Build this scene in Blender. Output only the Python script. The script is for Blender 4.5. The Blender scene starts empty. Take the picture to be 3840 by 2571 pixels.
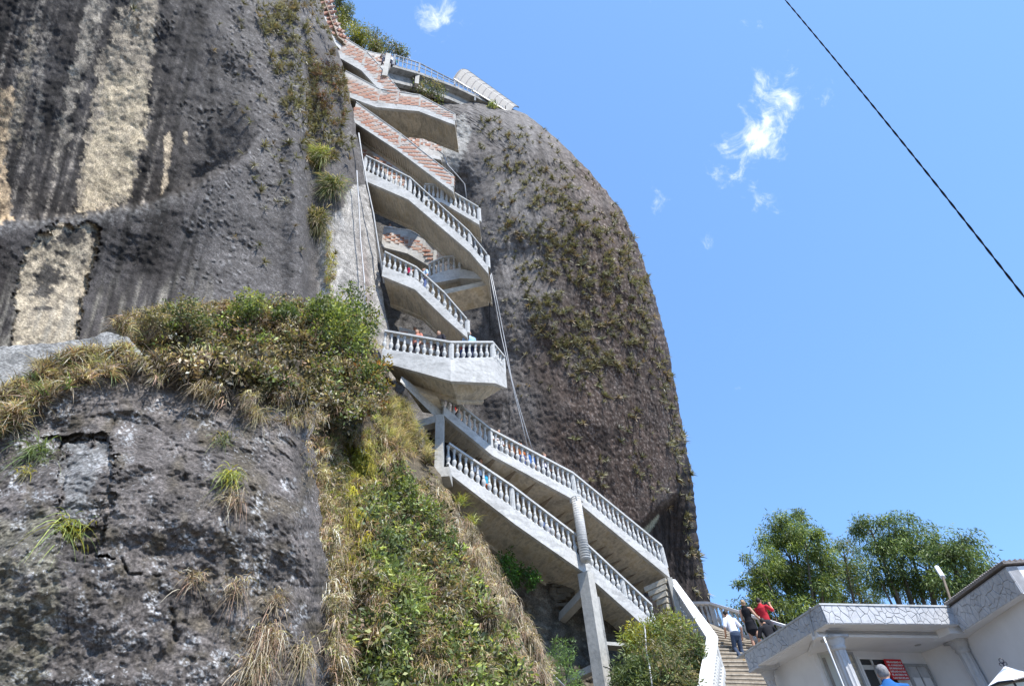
import bpy, math, random
import numpy as np
from mathutils import Vector, Matrix
random.seed(7); rng = np.random.default_rng(11)
S = bpy.context.scene; COL = S.collection

# ------------------------------------------------------------------ camera
F_PX = 2200.0; PITCH = math.radians(43.0); ROLL = math.radians(-5.35); EYE = 1.6
def _rx(a): c, s = math.cos(a), math.sin(a); return np.array([[1,0,0],[0,c,-s],[0,s,c]])
def _rz(a): c, s = math.cos(a), math.sin(a); return np.array([[c,-s,0],[s,c,0],[0,0,1]])
ROT = _rx(math.pi/2+PITCH) @ _rz(ROLL)
cam_data = bpy.data.cameras.new('camera'); cam = bpy.data.objects.new('camera', cam_data); COL.objects.link(cam)
cam_data.sensor_width = 36.0; cam_data.lens = 36.0*F_PX/3840.0
cam_data.clip_start = 0.1; cam_data.clip_end = 9000
cam.matrix_world = Matrix.Translation((0,0,EYE)) @ Matrix(ROT.tolist()).to_4x4()
S.camera = cam

# ------------------------------------------------------------------ light
SUN_AZ = math.radians(138)     # compass angle from +Y towards +X of the direction TO the sun
SUN_EL = math.radians(58)
world = bpy.data.worlds.new('World'); S.world = world; world.use_nodes = True
nt = world.node_tree; nt.nodes.clear()
def N(t, typ, **kw):
    n = t.nodes.new(typ)
    for k, v in kw.items(): setattr(n, k, v)
    return n
sky = N(nt, 'ShaderNodeTexSky', sky_type='NISHITA', sun_disc=False, sun_elevation=SUN_EL, sun_rotation=SUN_AZ,
        altitude=300.0, air_density=1.0, dust_density=0.6, ozone_density=2.0)
bg = N(nt, 'ShaderNodeBackground'); bg.inputs['Strength'].default_value = 0.15
wout = N(nt, 'ShaderNodeOutputWorld')
sun_data = bpy.data.lights.new('sun', 'SUN'); sun = bpy.data.objects.new('sun', sun_data); COL.objects.link(sun)
sun_data.energy = 5.0; sun_data.angle = math.radians(0.5); sun_data.color = (1.0, 0.955, 0.89)
sd = Vector((math.sin(SUN_AZ)*math.cos(SUN_EL), math.cos(SUN_AZ)*math.cos(SUN_EL), math.sin(SUN_EL)))
sun.rotation_euler = sd.to_track_quat('Z', 'Y').to_euler()
S.view_settings.view_transform = 'Standard'; S.view_settings.look = 'None'
S.view_settings.gamma = 1.0; S.view_settings.use_curve_mapping = False
S.view_settings.exposure = 0.65

# ------------------------------------------------------------------ picture <-> place
def rays(px, py):
    px = np.asarray(px, float); py = np.asarray(py, float)
    v = np.stack([(px-1920)/F_PX, -(py-1285.5)/F_PX, -np.ones_like(px+py)], -1)
    return v @ ROT.T
def P(px, py, h):                       # point seen at (px,py) at horizontal distance h
    v = rays(px, py); k = np.asarray(h)/np.hypot(v[..., 0], v[..., 1])
    r = v*k[..., None]; r[..., 2] += EYE; return r
def onp(px, py, A, B):                  # point seen at (px,py) on the upright plane through plan points A, B
    v = rays(px, py); nx, ny = -(B[1]-A[1]), B[0]-A[0]
    t = (nx*A[0]+ny*A[1])/(nx*v[0]+ny*v[1]); r = v*t; r[2] += EYE; return r
def onz(px, py, z):
    v = rays(px, py); t = (z-EYE)/v[2]; r = v*t; r[2] += EYE; return r
def zat(x, y, py):                      # height at plan point (x,y) seen at picture row py
    c0 = ROT.T @ np.array([x, y, 0.]); c1 = ROT.T @ np.array([0, 0, 1.]); q = (1285.5-py)/F_PX
    return -(c0[1]+q*c0[2])/(c1[1]+q*c1[2]) + EYE
def proj(p):
    c = (np.asarray(p)-np.array([0, 0, EYE])) @ ROT
    return 1920+F_PX*c[..., 0]/(-c[..., 2]), 1285.5-F_PX*c[..., 1]/(-c[..., 2])

# sky shader with thin clouds fixed at directions on the sky
tc = N(nt, 'ShaderNodeTexCoord'); L = nt.links.new
warp = N(nt, 'ShaderNodeTexNoise'); warp.inputs['Scale'].default_value = 9.0; warp.inputs['Detail'].default_value = 4
L(tc.outputs['Generated'], warp.inputs['Vector'])
wm = N(nt, 'ShaderNodeVectorMath', operation='MULTIPLY_ADD'); L(warp.outputs['Color'], wm.inputs[0])
wm.inputs[1].default_value = (0.10, 0.10, 0.10); L(tc.outputs['Generated'], wm.inputs[2])
cn = N(nt, 'ShaderNodeTexNoise'); cn.inputs['Scale'].default_value = 12.0; cn.inputs['Detail'].default_value = 9; cn.inputs['Roughness'].default_value = 0.66
mp = N(nt, 'ShaderNodeMapping'); mp.inputs['Scale'].default_value = (1.4, 1.4, 0.75); L(wm.outputs[0], mp.inputs['Vector']); L(mp.outputs[0], cn.inputs['Vector'])
acc = None
CLOUDS = [(1650, 30, .05, .66), (1700, 120, .065, .66), (1745, 255, .02, .7), (2900, 370, .065, 1.0), (2850, 520, .075, 1.05), (2720, 640, .05, .8), (3070, 380, .045, .75),
          (2480, 765, .034, .85), (2530, 850, .034, .8), (2860, 790, .038, .8), (2920, 830, .03, .6), (2670, 865, .025, .6), (2790, 130, .025, .6), (3030, 640, .02, .6), (2230, 180, .02, .5), (2470, 30, .025, .55)]
for (cx, cy, r, a) in CLOUDS:
    d = rays(cx, cy); d = d/np.linalg.norm(d)
    ds = N(nt, 'ShaderNodeVectorMath', operation='DISTANCE'); L(wm.outputs[0], ds.inputs[0]); ds.inputs[1].default_value = tuple(d+.05)
    mr = N(nt, 'ShaderNodeMapRange', interpolation_type='SMOOTHSTEP'); L(ds.outputs['Value'], mr.inputs[0])
    mr.inputs[1].default_value = 0.0; mr.inputs[2].default_value = r*1.7; mr.inputs[3].default_value = a; mr.inputs[4].default_value = 0
    if acc is None: acc = mr.outputs[0]
    else:
        mx = N(nt, 'ShaderNodeMath', operation='MAXIMUM'); L(acc, mx.inputs[0]); L(mr.outputs[0], mx.inputs[1]); acc = mx.outputs[0]
md = N(nt, 'ShaderNodeMath', operation='MULTIPLY_ADD'); L(acc, md.inputs[0]); md.inputs[1].default_value = 0.34; md.inputs[2].default_value = -0.34
ad = N(nt, 'ShaderNodeMath', operation='ADD'); L(md.outputs[0], ad.inputs[0]); L(cn.outputs['Fac'], ad.inputs[1])
dr = N(nt, 'ShaderNodeMapRange', interpolation_type='SMOOTHSTEP'); L(ad.outputs[0], dr.inputs[0]); dr.inputs[1].default_value = 0.36; dr.inputs[2].default_value = 0.70; dr.inputs[3].default_value = 0; dr.inputs[4].default_value = 1
cm = N(nt, 'ShaderNodeMix', data_type='RGBA'); L(dr.outputs[0], cm.inputs['Factor']); cm.inputs[7].default_value = (7.2, 7.4, 7.8, 1)
tint = N(nt, 'ShaderNodeMix', data_type='RGBA', blend_type='MULTIPLY'); tint.inputs['Factor'].default_value = 1.0
gm = N(nt, 'ShaderNodeGamma'); gm.inputs[1].default_value = 0.5; L(sky.outputs[0], gm.inputs[0]); L(gm.outputs[0], tint.inputs[6]); tint.inputs[7].default_value = (1.08, 1.72, 2.62, 1)
L(tint.outputs[2], cm.inputs[6]); L(cm.outputs[2], bg.inputs['Color']); L(bg.outputs[0], wout.inputs['Surface'])
SKY_TINT = tint

# ------------------------------------------------------------------ noise (numpy)
_gr = rng.normal(size=(4096, 3)); _gr = (_gr/np.linalg.norm(_gr, axis=1)[:, None]).astype(np.float32)
_gx, _gy, _gz = [np.ascontiguousarray(_gr[:, k]) for k in range(3)]
def perlin(p):
    p = np.asarray(p, np.float32); X, Y, Z = p[..., 0], p[..., 1], p[..., 2]
    xi, yi, zi = np.floor(X), np.floor(Y), np.floor(Z); fx, fy, fz = X-xi, Y-yi, Z-zi
    u, v, w = [f*f*f*(f*(f*6-15)+10) for f in (fx, fy, fz)]
    hx = xi.astype(np.int32)*np.int32(73856093); hy = yi.astype(np.int32)*np.int32(19349663); hz = zi.astype(np.int32)*np.int32(83492791)
    hx1 = hx+np.int32(73856093); hy1 = hy+np.int32(19349663); hz1 = hz+np.int32(83492791)
    def g(a, b, c, x, y, z):
        k = a ^ b ^ c; k = (k ^ (k >> 13)) & 4095; return _gx[k]*x+_gy[k]*y+_gz[k]*z
    fx1, fy1, fz1 = fx-1, fy-1, fz-1
    a = g(hx, hy, hz, fx, fy, fz); b = g(hx1, hy, hz, fx1, fy, fz); a = a+(b-a)*u
    b = g(hx, hy1, hz, fx, fy1, fz); c = g(hx1, hy1, hz, fx1, fy1, fz); b = b+(c-b)*u; a = a+(b-a)*v
    b = g(hx, hy, hz1, fx, fy, fz1); c = g(hx1, hy, hz1, fx1, fy, fz1); b = b+(c-b)*u
    c = g(hx, hy1, hz1, fx, fy1, fz1); d = g(hx1, hy1, hz1, fx1, fy1, fz1); c = c+(d-c)*u; b = b+(c-b)*v
    return (1.6*(a+(b-a)*w)).astype(np.float64)
np.seterr(over='ignore')
def fbm(p, o=4, gain=.5):
    r = 0; a = 1; q = np.asarray(p, float)
    for _ in range(o): r = r+a*perlin(q); a *= gain; q = q*2.03+17.1
    return r
def ss(a, b, x): t = np.clip((x-a)/(b-a), 0, 1); return t*t*(3-2*t)
def inpoly(x, y, poly):
    r = np.zeros(np.shape(x), bool); n = len(poly)
    for i in range(n):
        x1, y1 = poly[i]; x2, y2 = poly[(i+1) % n]
        if y1 == y2: continue
        c = ((y1 > y) != (y2 > y)) & (x < (x2-x1)*(y-y1)/(y2-y1)+x1); r ^= c
    return r
def n2(x, y, s, seed=0, o=3):
    x = np.asarray(x, float); y = np.asarray(y, float)
    return fbm(np.stack([x/s+seed*13.7, y/s+seed*5.1, np.full(np.broadcast(x, y).shape, seed*3.3+.5)], -1), o)
_jc = {}
def soft(x, y, poly, amp=22, sc=45, k=5, seed=1):
    x = np.atleast_1d(x); y = np.atleast_1d(y); key = (x.shape, float(x.flat[0]), float(y.flat[-1]), float(x.flat[-1]))
    if key not in _jc: _jc[key] = [n2(x, y, 48, 1), n2(x, y, 48, 2), n2(x, y, 9, 3), n2(x, y, 9, 4), n2(x, y, 4, 5, 1)]
    A, B, C, D, E_ = _jc[key]; r = 0.0; sg = 1 if seed % 2 else -1
    for j in range(4):
        q = .6+.25*j; r = r+inpoly(x+amp*(sg*A+.5*q*C)+2*E_*(j-1), y+amp*(sg*B+.5*q*D), poly)
    return r/4
# ------------------------------------------------------------------ materials
def mat(name):
    m = bpy.data.materials.new(name); m.use_nodes = True; t = m.node_tree; t.nodes.clear()
    o = N(t, 'ShaderNodeOutputMaterial'); b = N(t, 'ShaderNodeBsdfPrincipled'); t.links.new(b.outputs[0], o.inputs[0]); return m, t, b
def noise(t, scale, detail=4, rough=.55, co='Object', stretch=None):
    c = N(t, 'ShaderNodeTexCoord'); n = N(t, 'ShaderNodeTexNoise'); n.inputs['Scale'].default_value = scale; n.inputs['Detail'].default_value = detail; n.inputs['Roughness'].default_value = rough
    if stretch is not None:
        m = N(t, 'ShaderNodeMapping'); m.inputs['Scale'].default_value = stretch; t.links.new(c.outputs[co], m.inputs[0]); t.links.new(m.outputs[0], n.inputs['Vector'])
    else: t.links.new(c.outputs[co], n.inputs['Vector'])
    return n
def ramp(t, src, stops):
    r = N(t, 'ShaderNodeValToRGB'); t.links.new(src, r.inputs[0]); e = r.color_ramp.elements
    while len(e) < len(stops): e.new(.5)
    for k, (p, c) in enumerate(stops): e[k].position = p; e[k].color = (*c, 1) if len(c) == 3 else c
    return r
def mul(t, a, b, fac=1.0, mode='MULTIPLY'):
    m = N(t, 'ShaderNodeMix', data_type='RGBA', blend_type=mode); m.inputs['Factor'].default_value = fac
    for s, k in ((a, 6), (b, 7)):
        if isinstance(s, tuple): m.inputs[k].default_value = (*s, 1)
        else: t.links.new(s, m.inputs[k])
    return m.outputs[2]
def bump(t, b, h, strength, dist, prev=None):
    n = N(t, 'ShaderNodeBump'); n.inputs['Strength'].default_value = strength; n.inputs['Distance'].default_value = dist; t.links.new(h, n.inputs['Height'])
    if prev is not None: t.links.new(prev, n.inputs['Normal'])
    t.links.new(n.outputs[0], b.inputs['Normal']); return n.outputs[0]
def plain(name, c, rough=.6, metal=0, var=.25, scale=6, bmp=.15, bd=.01, spec=.3):
    m, t, b = mat(name); n = noise(t, scale, 5, .6)
    lo = tuple(x*(1-var) for x in c); hi = tuple(min(1, x*(1+var*.6)) for x in c)
    r = ramp(t, n.outputs['Fac'], [(.3, lo), (.7, hi)]); t.links.new(r.outputs[0], b.inputs['Base Color'])
    b.inputs['Roughness'].default_value = rough; b.inputs['Metallic'].default_value = metal; b.inputs['Specular IOR Level'].default_value = spec
    if bmp: bump(t, b, noise(t, scale*8, 4, .6).outputs['Fac'], bmp, bd)
    return m
def rock_material(name, grain, speck, bs=.6, bd=.06):
    m, t, b = mat(name); a = N(t, 'ShaderNodeAttribute', attribute_name='Col')
    n1 = noise(t, 3.1, 8, .68); n2_ = noise(t, 22, 6, .7)
    r1 = ramp(t, n1.outputs['Fac'], [(.28, (.50,)*3), (.5, (.95,)*3), (.72, (1.55,)*3)])
    r2 = ramp(t, n2_.outputs['Fac'], [(.32, (1-grain,)*3), (.5, (1,)*3), (.70, (1+grain*1.7,)*3)])
    c = mul(t, a.outputs['Color'], r1.outputs[0]); c = mul(t, c, r2.outputs[0])
    v = noise(t, 17, 7, .8); sm = ramp(t, v.outputs['Fac'], [(.575, (0,)*3), (.63, (1,)*3)])
    sk = noise(t, 1.3, 3, .6); skr = ramp(t, sk.outputs['Fac'], [(.45, (0,)*3), (.62, (1,)*3)])
    mm = N(t, 'ShaderNodeMath', operation='MULTIPLY'); t.links.new(sm.outputs[0], mm.inputs[0]); t.links.new(skr.outputs[0], mm.inputs[1])
    m2 = N(t, 'ShaderNodeMath', operation='MULTIPLY'); t.links.new(mm.outputs[0], m2.inputs[0]); t.links.new(a.outputs['Alpha'], m2.inputs[1])
    mx = N(t, 'ShaderNodeMix', data_type='RGBA'); t.links.new(m2.outputs[0], mx.inputs['Factor']); t.links.new(c, mx.inputs[6]); mx.inputs[7].default_value = (*speck, 1)
    t.links.new(mx.outputs[2], b.inputs['Base Color']); b.inputs['Roughness'].default_value = .85; b.inputs['Specular IOR Level'].default_value = .25
    p = bump(t, b, noise(t, 13, 9, .78).outputs['Fac'], bs*.7, bd*.4); bump(t, b, noise(t, 55, 6, .75).outputs['Fac'], bs, bd*.3, p)
    return m
M = {}
M['cliff'] = rock_material('cliff_rock', .62, (.36, .36, .36), 1.0, .06)
M['dome'] = rock_material('dome_rock', .58, (.33, .31, .30), .9, .09)
M['boulder'] = rock_material('lichen_rock', .70, (.55, .56, .57), 1.0, .06)
M['soil'] = rock_material('earth_bank', .45, (.25, .22, .15), 1.0, .08)
def concrete(name, c, stain, white=None, streak=(1, 1, 1), board=0):
    m, t, b = mat(name); n1 = noise(t, 1.1, 6, .62); n2_ = noise(t, 9, 6, .7)
    r = ramp(t, n1.outputs['Fac'], [(.32, tuple(x*stain for x in c)), (.55, c), (.75, tuple(min(1, x*1.12) for x in c))])
    r2 = ramp(t, n2_.outputs['Fac'], [(.25, (.72,)*3), (.5, (1,)*3), (.75, (1.12,)*3)]); cc = mul(t, r.outputs[0], r2.outputs[0])
    if white:
        w = noise(t, 2.6, 7, .7, stretch=streak); wr = ramp(t, w.outputs['Fac'], [(.50, (1,)*3), (.60, (white,)*3)]); cc = mul(t, cc, wr.outputs[0])
    if board:
        w = noise(t, 1.6, 5, .6, stretch=(1, 1, 9)); wr = ramp(t, w.outputs['Fac'], [(.40, (.70,)*3), (.50, (1,)*3), (.60, (.82, .78, .70))]); cc = mul(t, cc, wr.outputs[0], board)
    t.links.new(cc, b.inputs['Base Color']); b.inputs['Roughness'].default_value = .85; b.inputs['Specular IOR Level'].default_value = .2
    p = bump(t, b, noise(t, 7, 8, .7).outputs['Fac'], .5, .03); bump(t, b, noise(t, 60, 3).outputs['Fac'], .3, .005, p); return m
M['slab'] = concrete('whitewashed_concrete', (.52, .52, .51), .80, .78, (.6, .6, 2))
M['soffit'] = concrete('board_marked_concrete', (.60, .555, .47), .78, None, board=1)
M['rail'] = concrete('pale_painted_concrete', (.50, .51, .51), .82)
M['grey'] = concrete('grey_concrete', (.33, .33, .32), .7, .6)
M['pillar'] = concrete('cast_concrete', (.46, .45, .42), .8)
M['mortar'] = concrete('mortar', (.52, .50, .47), .7)
M['step'] = concrete('step_concrete', (.30, .25, .19), .7, .75)
M['nose'] = concrete('step_edge', (.42, .37, .30), .8, .75)
m, t, b = mat('clay_brick'); oi = N(t, 'ShaderNodeObjectInfo')
r = ramp(t, oi.outputs['Random'], [(0, (.36, .17, .115)), (.3, (.43, .22, .15)), (.6, (.43, .27, .20)), (.8, (.46, .35, .29)), (1, (.44, .40, .37))])
nn = noise(t, 9, 6, .7); r2 = ramp(t, nn.outputs['Fac'], [(.3, (.6,)*3), (.5, (1,)*3), (.68, (1.25, 1.3, 1.4))]); t.links.new(mul(t, r.outputs[0], r2.outputs[0]), b.inputs['Base Color'])
b.inputs['Roughness'].default_value = .9; bump(t, b, noise(t, 40, 4).outputs['Fac'], .4, .01); M['brick'] = m
M['white'] = plain('white_wall_paint', (.76, .77, .79), .7, 0, .06, 2.5, .12, .01, .2)
M['clad'] = concrete('stone_cladding_paint', (.50, .51, .53), .88)
M['joint'] = plain('dark_joint', (.33, .33, .34))
M['column'] = concrete('column_paint', (.52, .53, .55), .9)
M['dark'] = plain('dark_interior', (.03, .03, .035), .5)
M['rooftile'] = plain('weathered_roof_edge', (.22, .20, .19))
M['pipe'] = plain('grey_pipe', (.42, .43, .45), .4, 0, .15)
M['cable'] = plain('black_cable', (.015, .015, .018), .9, spec=.05)
M['steel'] = plain('painted_steel', (.35, .36, .37), .45)
M['canopy'] = plain('canopy_sheet', (.27, .26, .245), .8)
M['stackstone'] = plain('stack_stone', (.15, .135, .11), .9, 0, .4, 5, .5, .02)
M['red'] = plain('red_sign_board', (.60, .03, .045), .5, 0, .08)
M['lampwhite'] = plain('lamp_cap_paint', (.78, .79, .82), .35, 0, .05)
M['iron'] = plain('black_iron', (.02, .02, .03), .4)
M['ground'] = plain('packed_ground', (.20, .17, .13), .9, 0, .4, 1.5)
M['bark'] = plain('grey_bark', (.17, .14, .11), .9, 0, .4, 5)
M['twig'] = plain('dry_twig', (.20, .16, .12), .9)
m, t, b = mat('frosted_glass'); b.inputs['Base Color'].default_value = (.50, .53, .50, 1); b.inputs['Roughness'].default_value = .3; M['frost'] = m
m, t, b = mat('window_glass'); b.inputs['Base Color'].default_value = (.03, .035, .04, 1); b.inputs['Roughness'].default_value = .08; b.inputs['Specular IOR Level'].default_value = .6; M['glass'] = m
m, t, b = mat('bottle_glass'); b.inputs['Base Color'].default_value = (.03, .30, .08, 1); b.inputs['Roughness'].default_value = .12; M['bottle'] = m
def foliage(name, trans=.35, rough=.5):
    m = bpy.data.materials.new(name); m.use_nodes = True; t = m.node_tree; t.nodes.clear(); o = N(t, 'ShaderNodeOutputMaterial')
    a = N(t, 'ShaderNodeAttribute', attribute_name='Col'); b = N(t, 'ShaderNodeBsdfPrincipled'); b.inputs['Roughness'].default_value = rough; b.inputs['Specular IOR Level'].default_value = .35
    tr = N(t, 'ShaderNodeBsdfTranslucent'); mx = N(t, 'ShaderNodeMixShader'); mx.inputs[0].default_value = trans
    t.links.new(a.outputs['Color'], b.inputs['Base Color']); t.links.new(mul(t, a.outputs['Color'], (1.5, 1.5, .7)), tr.inputs['Color'])
    t.links.new(b.outputs[0], mx.inputs[1]); t.links.new(tr.outputs[0], mx.inputs[2]); t.links.new(mx.outputs[0], o.inputs[0]); return m
M['leaf'] = foliage('leaf'); M['glossleaf'] = foliage('glossy_leaf', .3, .5); M['grass'] = foliage('grass_blade', .3, .6); M['brom'] = foliage('bromeliad_leaf', .12, .55)
def cloth(name, c): return plain(name, c, .85, 0, .12, 9, .3, .01, .1)

# ------------------------------------------------------------------ object helpers
def mk(name, V, Fc, m=None, parent=None, smooth=False, col=None, loc=None):
    V = np.asarray(V, float).reshape(-1, 3)
    if parent is not None: off = np.array(parent['_loc'])
    elif loc is not None: off = np.array(loc, float)
    else: off = np.array([V[:, 0].mean(), V[:, 1].mean(), V[:, 2].min()])
    V = V-off
    me = bpy.data.meshes.new(name)
    if isinstance(Fc, np.ndarray):
        nf, k = Fc.shape; me.vertices.add(len(V)); me.vertices.foreach_set('co', V.astype(np.float32).ravel())
        me.loops.add(nf*k); me.loops.foreach_set('vertex_index', Fc.astype(np.int32).ravel())
        me.polygons.add(nf); me.polygons.foreach_set('loop_start', np.arange(0, nf*k, k, dtype=np.int32)); me.update(calc_edges=True)
    else:
        me.from_pydata([tuple(v) for v in V], [], [tuple(int(i) for i in f) for f in Fc]); me.update()
    if smooth: me.polygons.foreach_set('use_smooth', np.ones(len(me.polygons), bool))
    if m is not None: me.materials.append(m)
    if col is not None:
        c = np.asarray(col, float)
        if c.shape[1] == 3: c = np.concatenate([c, np.ones((len(c), 1))], 1)
        at = me.color_attributes.new('Col', 'FLOAT_COLOR', 'POINT'); at.data.foreach_set('color', c.astype(np.float32).ravel())
    o = bpy.data.objects.new(name, me); COL.objects.link(o)
    if parent is not None: o.parent = parent
    else: o.location = off; o['_loc'] = [float(x) for x in off]
    return o
def tag(o, label=None, cat=None, group=None, kind=None):
    if label: o['label'] = label
    if cat: o['category'] = cat
    if group: o['group'] = group
    if kind: o['kind'] = kind
    return o
def thing(name, loc, label, cat, group=None):
    o = bpy.data.objects.new(name, None); COL.objects.link(o); o.empty_display_size = .2
    o.location = tuple(float(x) for x in loc); o['_loc'] = [float(x) for x in loc]; return tag(o, label, cat, group)
def inst(name, me, parent, pos, rz=0, sc=(1, 1, 1), rot=None):
    o = bpy.data.objects.new(name, me); COL.objects.link(o); o.parent = parent
    off = parent['_loc']; T = Matrix.Translation((pos[0]-off[0], pos[1]-off[1], pos[2]-off[2]))
    Rm = rot.to_4x4() if rot is not None else Matrix.Rotation(rz, 4, 'Z')
    o.matrix_basis = T @ Rm @ Matrix.Diagonal((*sc, 1)); return o
class G:                                   # collects simple solids
    def __init__(s): s.v = []; s.f = []
    def add(s, v, f):
        k = len(s.v); s.v += [tuple(map(float, p)) for p in v]; s.f += [tuple(i+k for i in q) for q in f]; return s
    def hexa(s, p): return s.add(p, [(0,3,2,1),(4,5,6,7),(0,1,5,4),(1,2,6,5),(2,3,7,6),(3,0,4,7)])   # 4 bottom, 4 top
    def box(s, c, size, rz=0):
        x, y, z = [k/2 for k in size]; C, Sn = math.cos(rz), math.sin(rz); p = []
        for dz in (-z, z):
            for dx, dy in ((-x,-y),(x,-y),(x,y),(-x,y)): p.append((c[0]+dx*C-dy*Sn, c[1]+dx*Sn+dy*C, c[2]+dz))
        return s.hexa(p)
    def tube(s, pts, r, n=6, cap=True):
        pts = [Vector(p) for p in pts]; rs = r if isinstance(r, (list, tuple)) else [r]*len(pts); ring = []
        ref = None
        for i, p in enumerate(pts):
            d = (pts[min(i+1, len(pts)-1)]-pts[max(i-1, 0)]); d = d.normalized() if d.length > 1e-9 else Vector((0,0,1))
            if ref is None: ref = d.orthogonal().normalized()
            a = (ref-d*ref.dot(d)); a = a.normalized() if a.length > 1e-6 else d.orthogonal().normalized(); ref = a; bb = d.cross(a)
            ring.append([tuple(p+(a*math.cos(2*math.pi*k/n)+bb*math.sin(2*math.pi*k/n))*rs[i]) for k in range(n)])
        v = [q for rg in ring for q in rg]; f = []
        for i in range(len(pts)-1):
            for k in range(n): f.append((i*n+k, i*n+(k+1) % n, (i+1)*n+(k+1) % n, (i+1)*n+k))
        if cap: f.append(tuple(range(n))[::-1]); f.append(tuple(range((len(pts)-1)*n, len(pts)*n)))
        return s.add(v, f)
    def prism(s, poly, ext):               # planar polygon extruded by vector
        n = len(poly); ext = np.array(ext); v = [tuple(p) for p in poly]+[tuple(np.array(p)+ext) for p in poly]
        f = [tuple(range(n))[::-1], tuple(range(n, 2*n))]+[(i, (i+1) % n, n+(i+1) % n, n+i) for i in range(n)]
        return s.add(v, f)
    def loft(s, secs, close=True):         # list of equal-length loops
        n = len(secs[0]); v = [p for q in secs for p in q]; f = []
        for i in range(len(secs)-1):
            for k in range(n): f.append((i*n+k, i*n+(k+1) % n, (i+1)*n+(k+1) % n, (i+1)*n+k))
        if close: f.append(tuple(range(n))[::-1]); f.append(tuple(range((len(secs)-1)*n, len(secs)*n)))
        return s.add(v, f)
    def lathe(s, prof, n=10, c=(0,0,0)):
        return s.loft([[(c[0]+r*math.cos(2*math.pi*k/n), c[1]+r*math.sin(2*math.pi*k/n), c[2]+z) for k in range(n)] for r, z in prof])
    def o(s, name, m, parent=None, smooth=False, loc=None): return mk(name, s.v, s.f, m, parent, smooth, None, loc)
def A3(p): return np.asarray(p, float)

# ------------------------------------------------------------------ vegetation helpers
def unit(v): return v/np.maximum(np.linalg.norm(v, axis=-1, keepdims=True), 1e-9)
def blades(base, dr, ln, wd, droop, segs=3, col=None, tip=None):
    n = len(base); ln = np.broadcast_to(ln, n); wd = np.broadcast_to(wd, n); droop = np.broadcast_to(droop, n)
    side = unit(np.cross(dr, rng.normal(size=(n, 3)))); vs = []; cs = []
    for k in range(segs+1):
        t = k/segs; c = base+dr*(ln*t)[:, None]; c = c+np.array([0, 0, -1.])*(droop*ln*t*t)[:, None]
        w = (wd*.5*(1-t**1.6)+.0005)[:, None]; vs += [c-side*w, c+side*w]
        if col is not None:
            cc = col if tip is None else col*(1-t)+tip*t; cs += [cc, cc]
    V = np.stack(vs, 1).reshape(-1, 3); k = (segs+1)*2; b0 = np.arange(n)[:, None]*k; f = []
    for j in range(segs): f.append(np.concatenate([b0+2*j, b0+2*j+1, b0+2*j+3, b0+2*j+2], 1))
    Fc = np.concatenate(f, 0); C = np.stack(cs, 1).reshape(-1, cs[0].shape[-1]) if col is not None else None
    return V, Fc, C
def leaves(pos, dr, ln, wd, col):
    n = len(pos); ln = np.broadcast_to(ln, n)[:, None]; wd = np.broadcast_to(wd, n)[:, None]
    side = unit(np.cross(dr, rng.normal(size=(n, 3)))); nr = np.cross(dr, side)
    V = np.stack([pos, pos+dr*ln*.45+side*wd*.5+nr*wd*.15, pos+dr*ln, pos+dr*ln*.45-side*wd*.5+nr*wd*.15], 1).reshape(-1, 3)
    Fc = (np.arange(n)[:, None]*4+np.array([0, 1, 2, 3])[None]); return V, Fc, np.repeat(col, 4, 0)
def cat(*parts):
    V = []; Fs = []; C = []; k = 0
    for v, f, c in parts: V.append(v); Fs.append(f+k); C.append(c); k += len(v)
    return np.concatenate(V), np.concatenate(Fs), np.concatenate(C)
def cmix(n, cols, w=None, var=.18):
    cols = np.array(cols, float); i = rng.choice(len(cols), n, p=w); c = cols[i]*(1+rng.normal(0, var, (n, 1))); return np.clip(c*1.12, .005, .9)
GRN = [(.085, .12, .045), (.13, .17, .065), (.18, .22, .10), (.06, .085, .035)]
BRT = [(.20, .25, .07), (.28, .32, .09), (.16, .21, .07), (.36, .38, .16)]
DRY = [(.29, .23, .155), (.36, .30, .22), (.20, .155, .11), (.46, .42, .34), (.15, .11, .085), (.30, .20, .15)]
OLV = [(.17, .155, .08), (.23, .205, .12), (.12, .12, .06), (.28, .23, .15)]
YEL = [(.26, .24, .02), (.34, .30, .03), (.20, .20, .03)]
EUC = [(.10, .15, .05), (.15, .21, .07), (.20, .26, .10), (.07, .10, .04)]
def rand_dirs(n, up=.4, out=None, k=.0):
    d = rng.normal(size=(n, 3)); d[:, 2] = np.abs(d[:, 2])*.6+up
    if out is not None: d = d+out*k
    return unit(d)

# ------------------------------------------------------------------ terrain and rock
def interp(x, pts): a = np.array(pts, float); return np.interp(x, a[:, 0], a[:, 1])
def grid(name, PX, PY, H, m, col, kind='structure'):
    V = P(PX, PY, H).reshape(-1, 3); r, c = PX.shape; i = np.arange(r*c).reshape(r, c)
    Fc = np.stack([i[:-1, :-1], i[1:, :-1], i[1:, 1:], i[:-1, 1:]], -1).reshape(-1, 4)
    o = mk(name, V, Fc, m, None, True, col.reshape(-1, col.shape[-1])); return tag(o, kind=kind)
mk_g = G().box((0, 0, -.5), (3000, 3000, 1)).o('ground', M['ground']); tag(mk_g, kind='structure')

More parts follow.
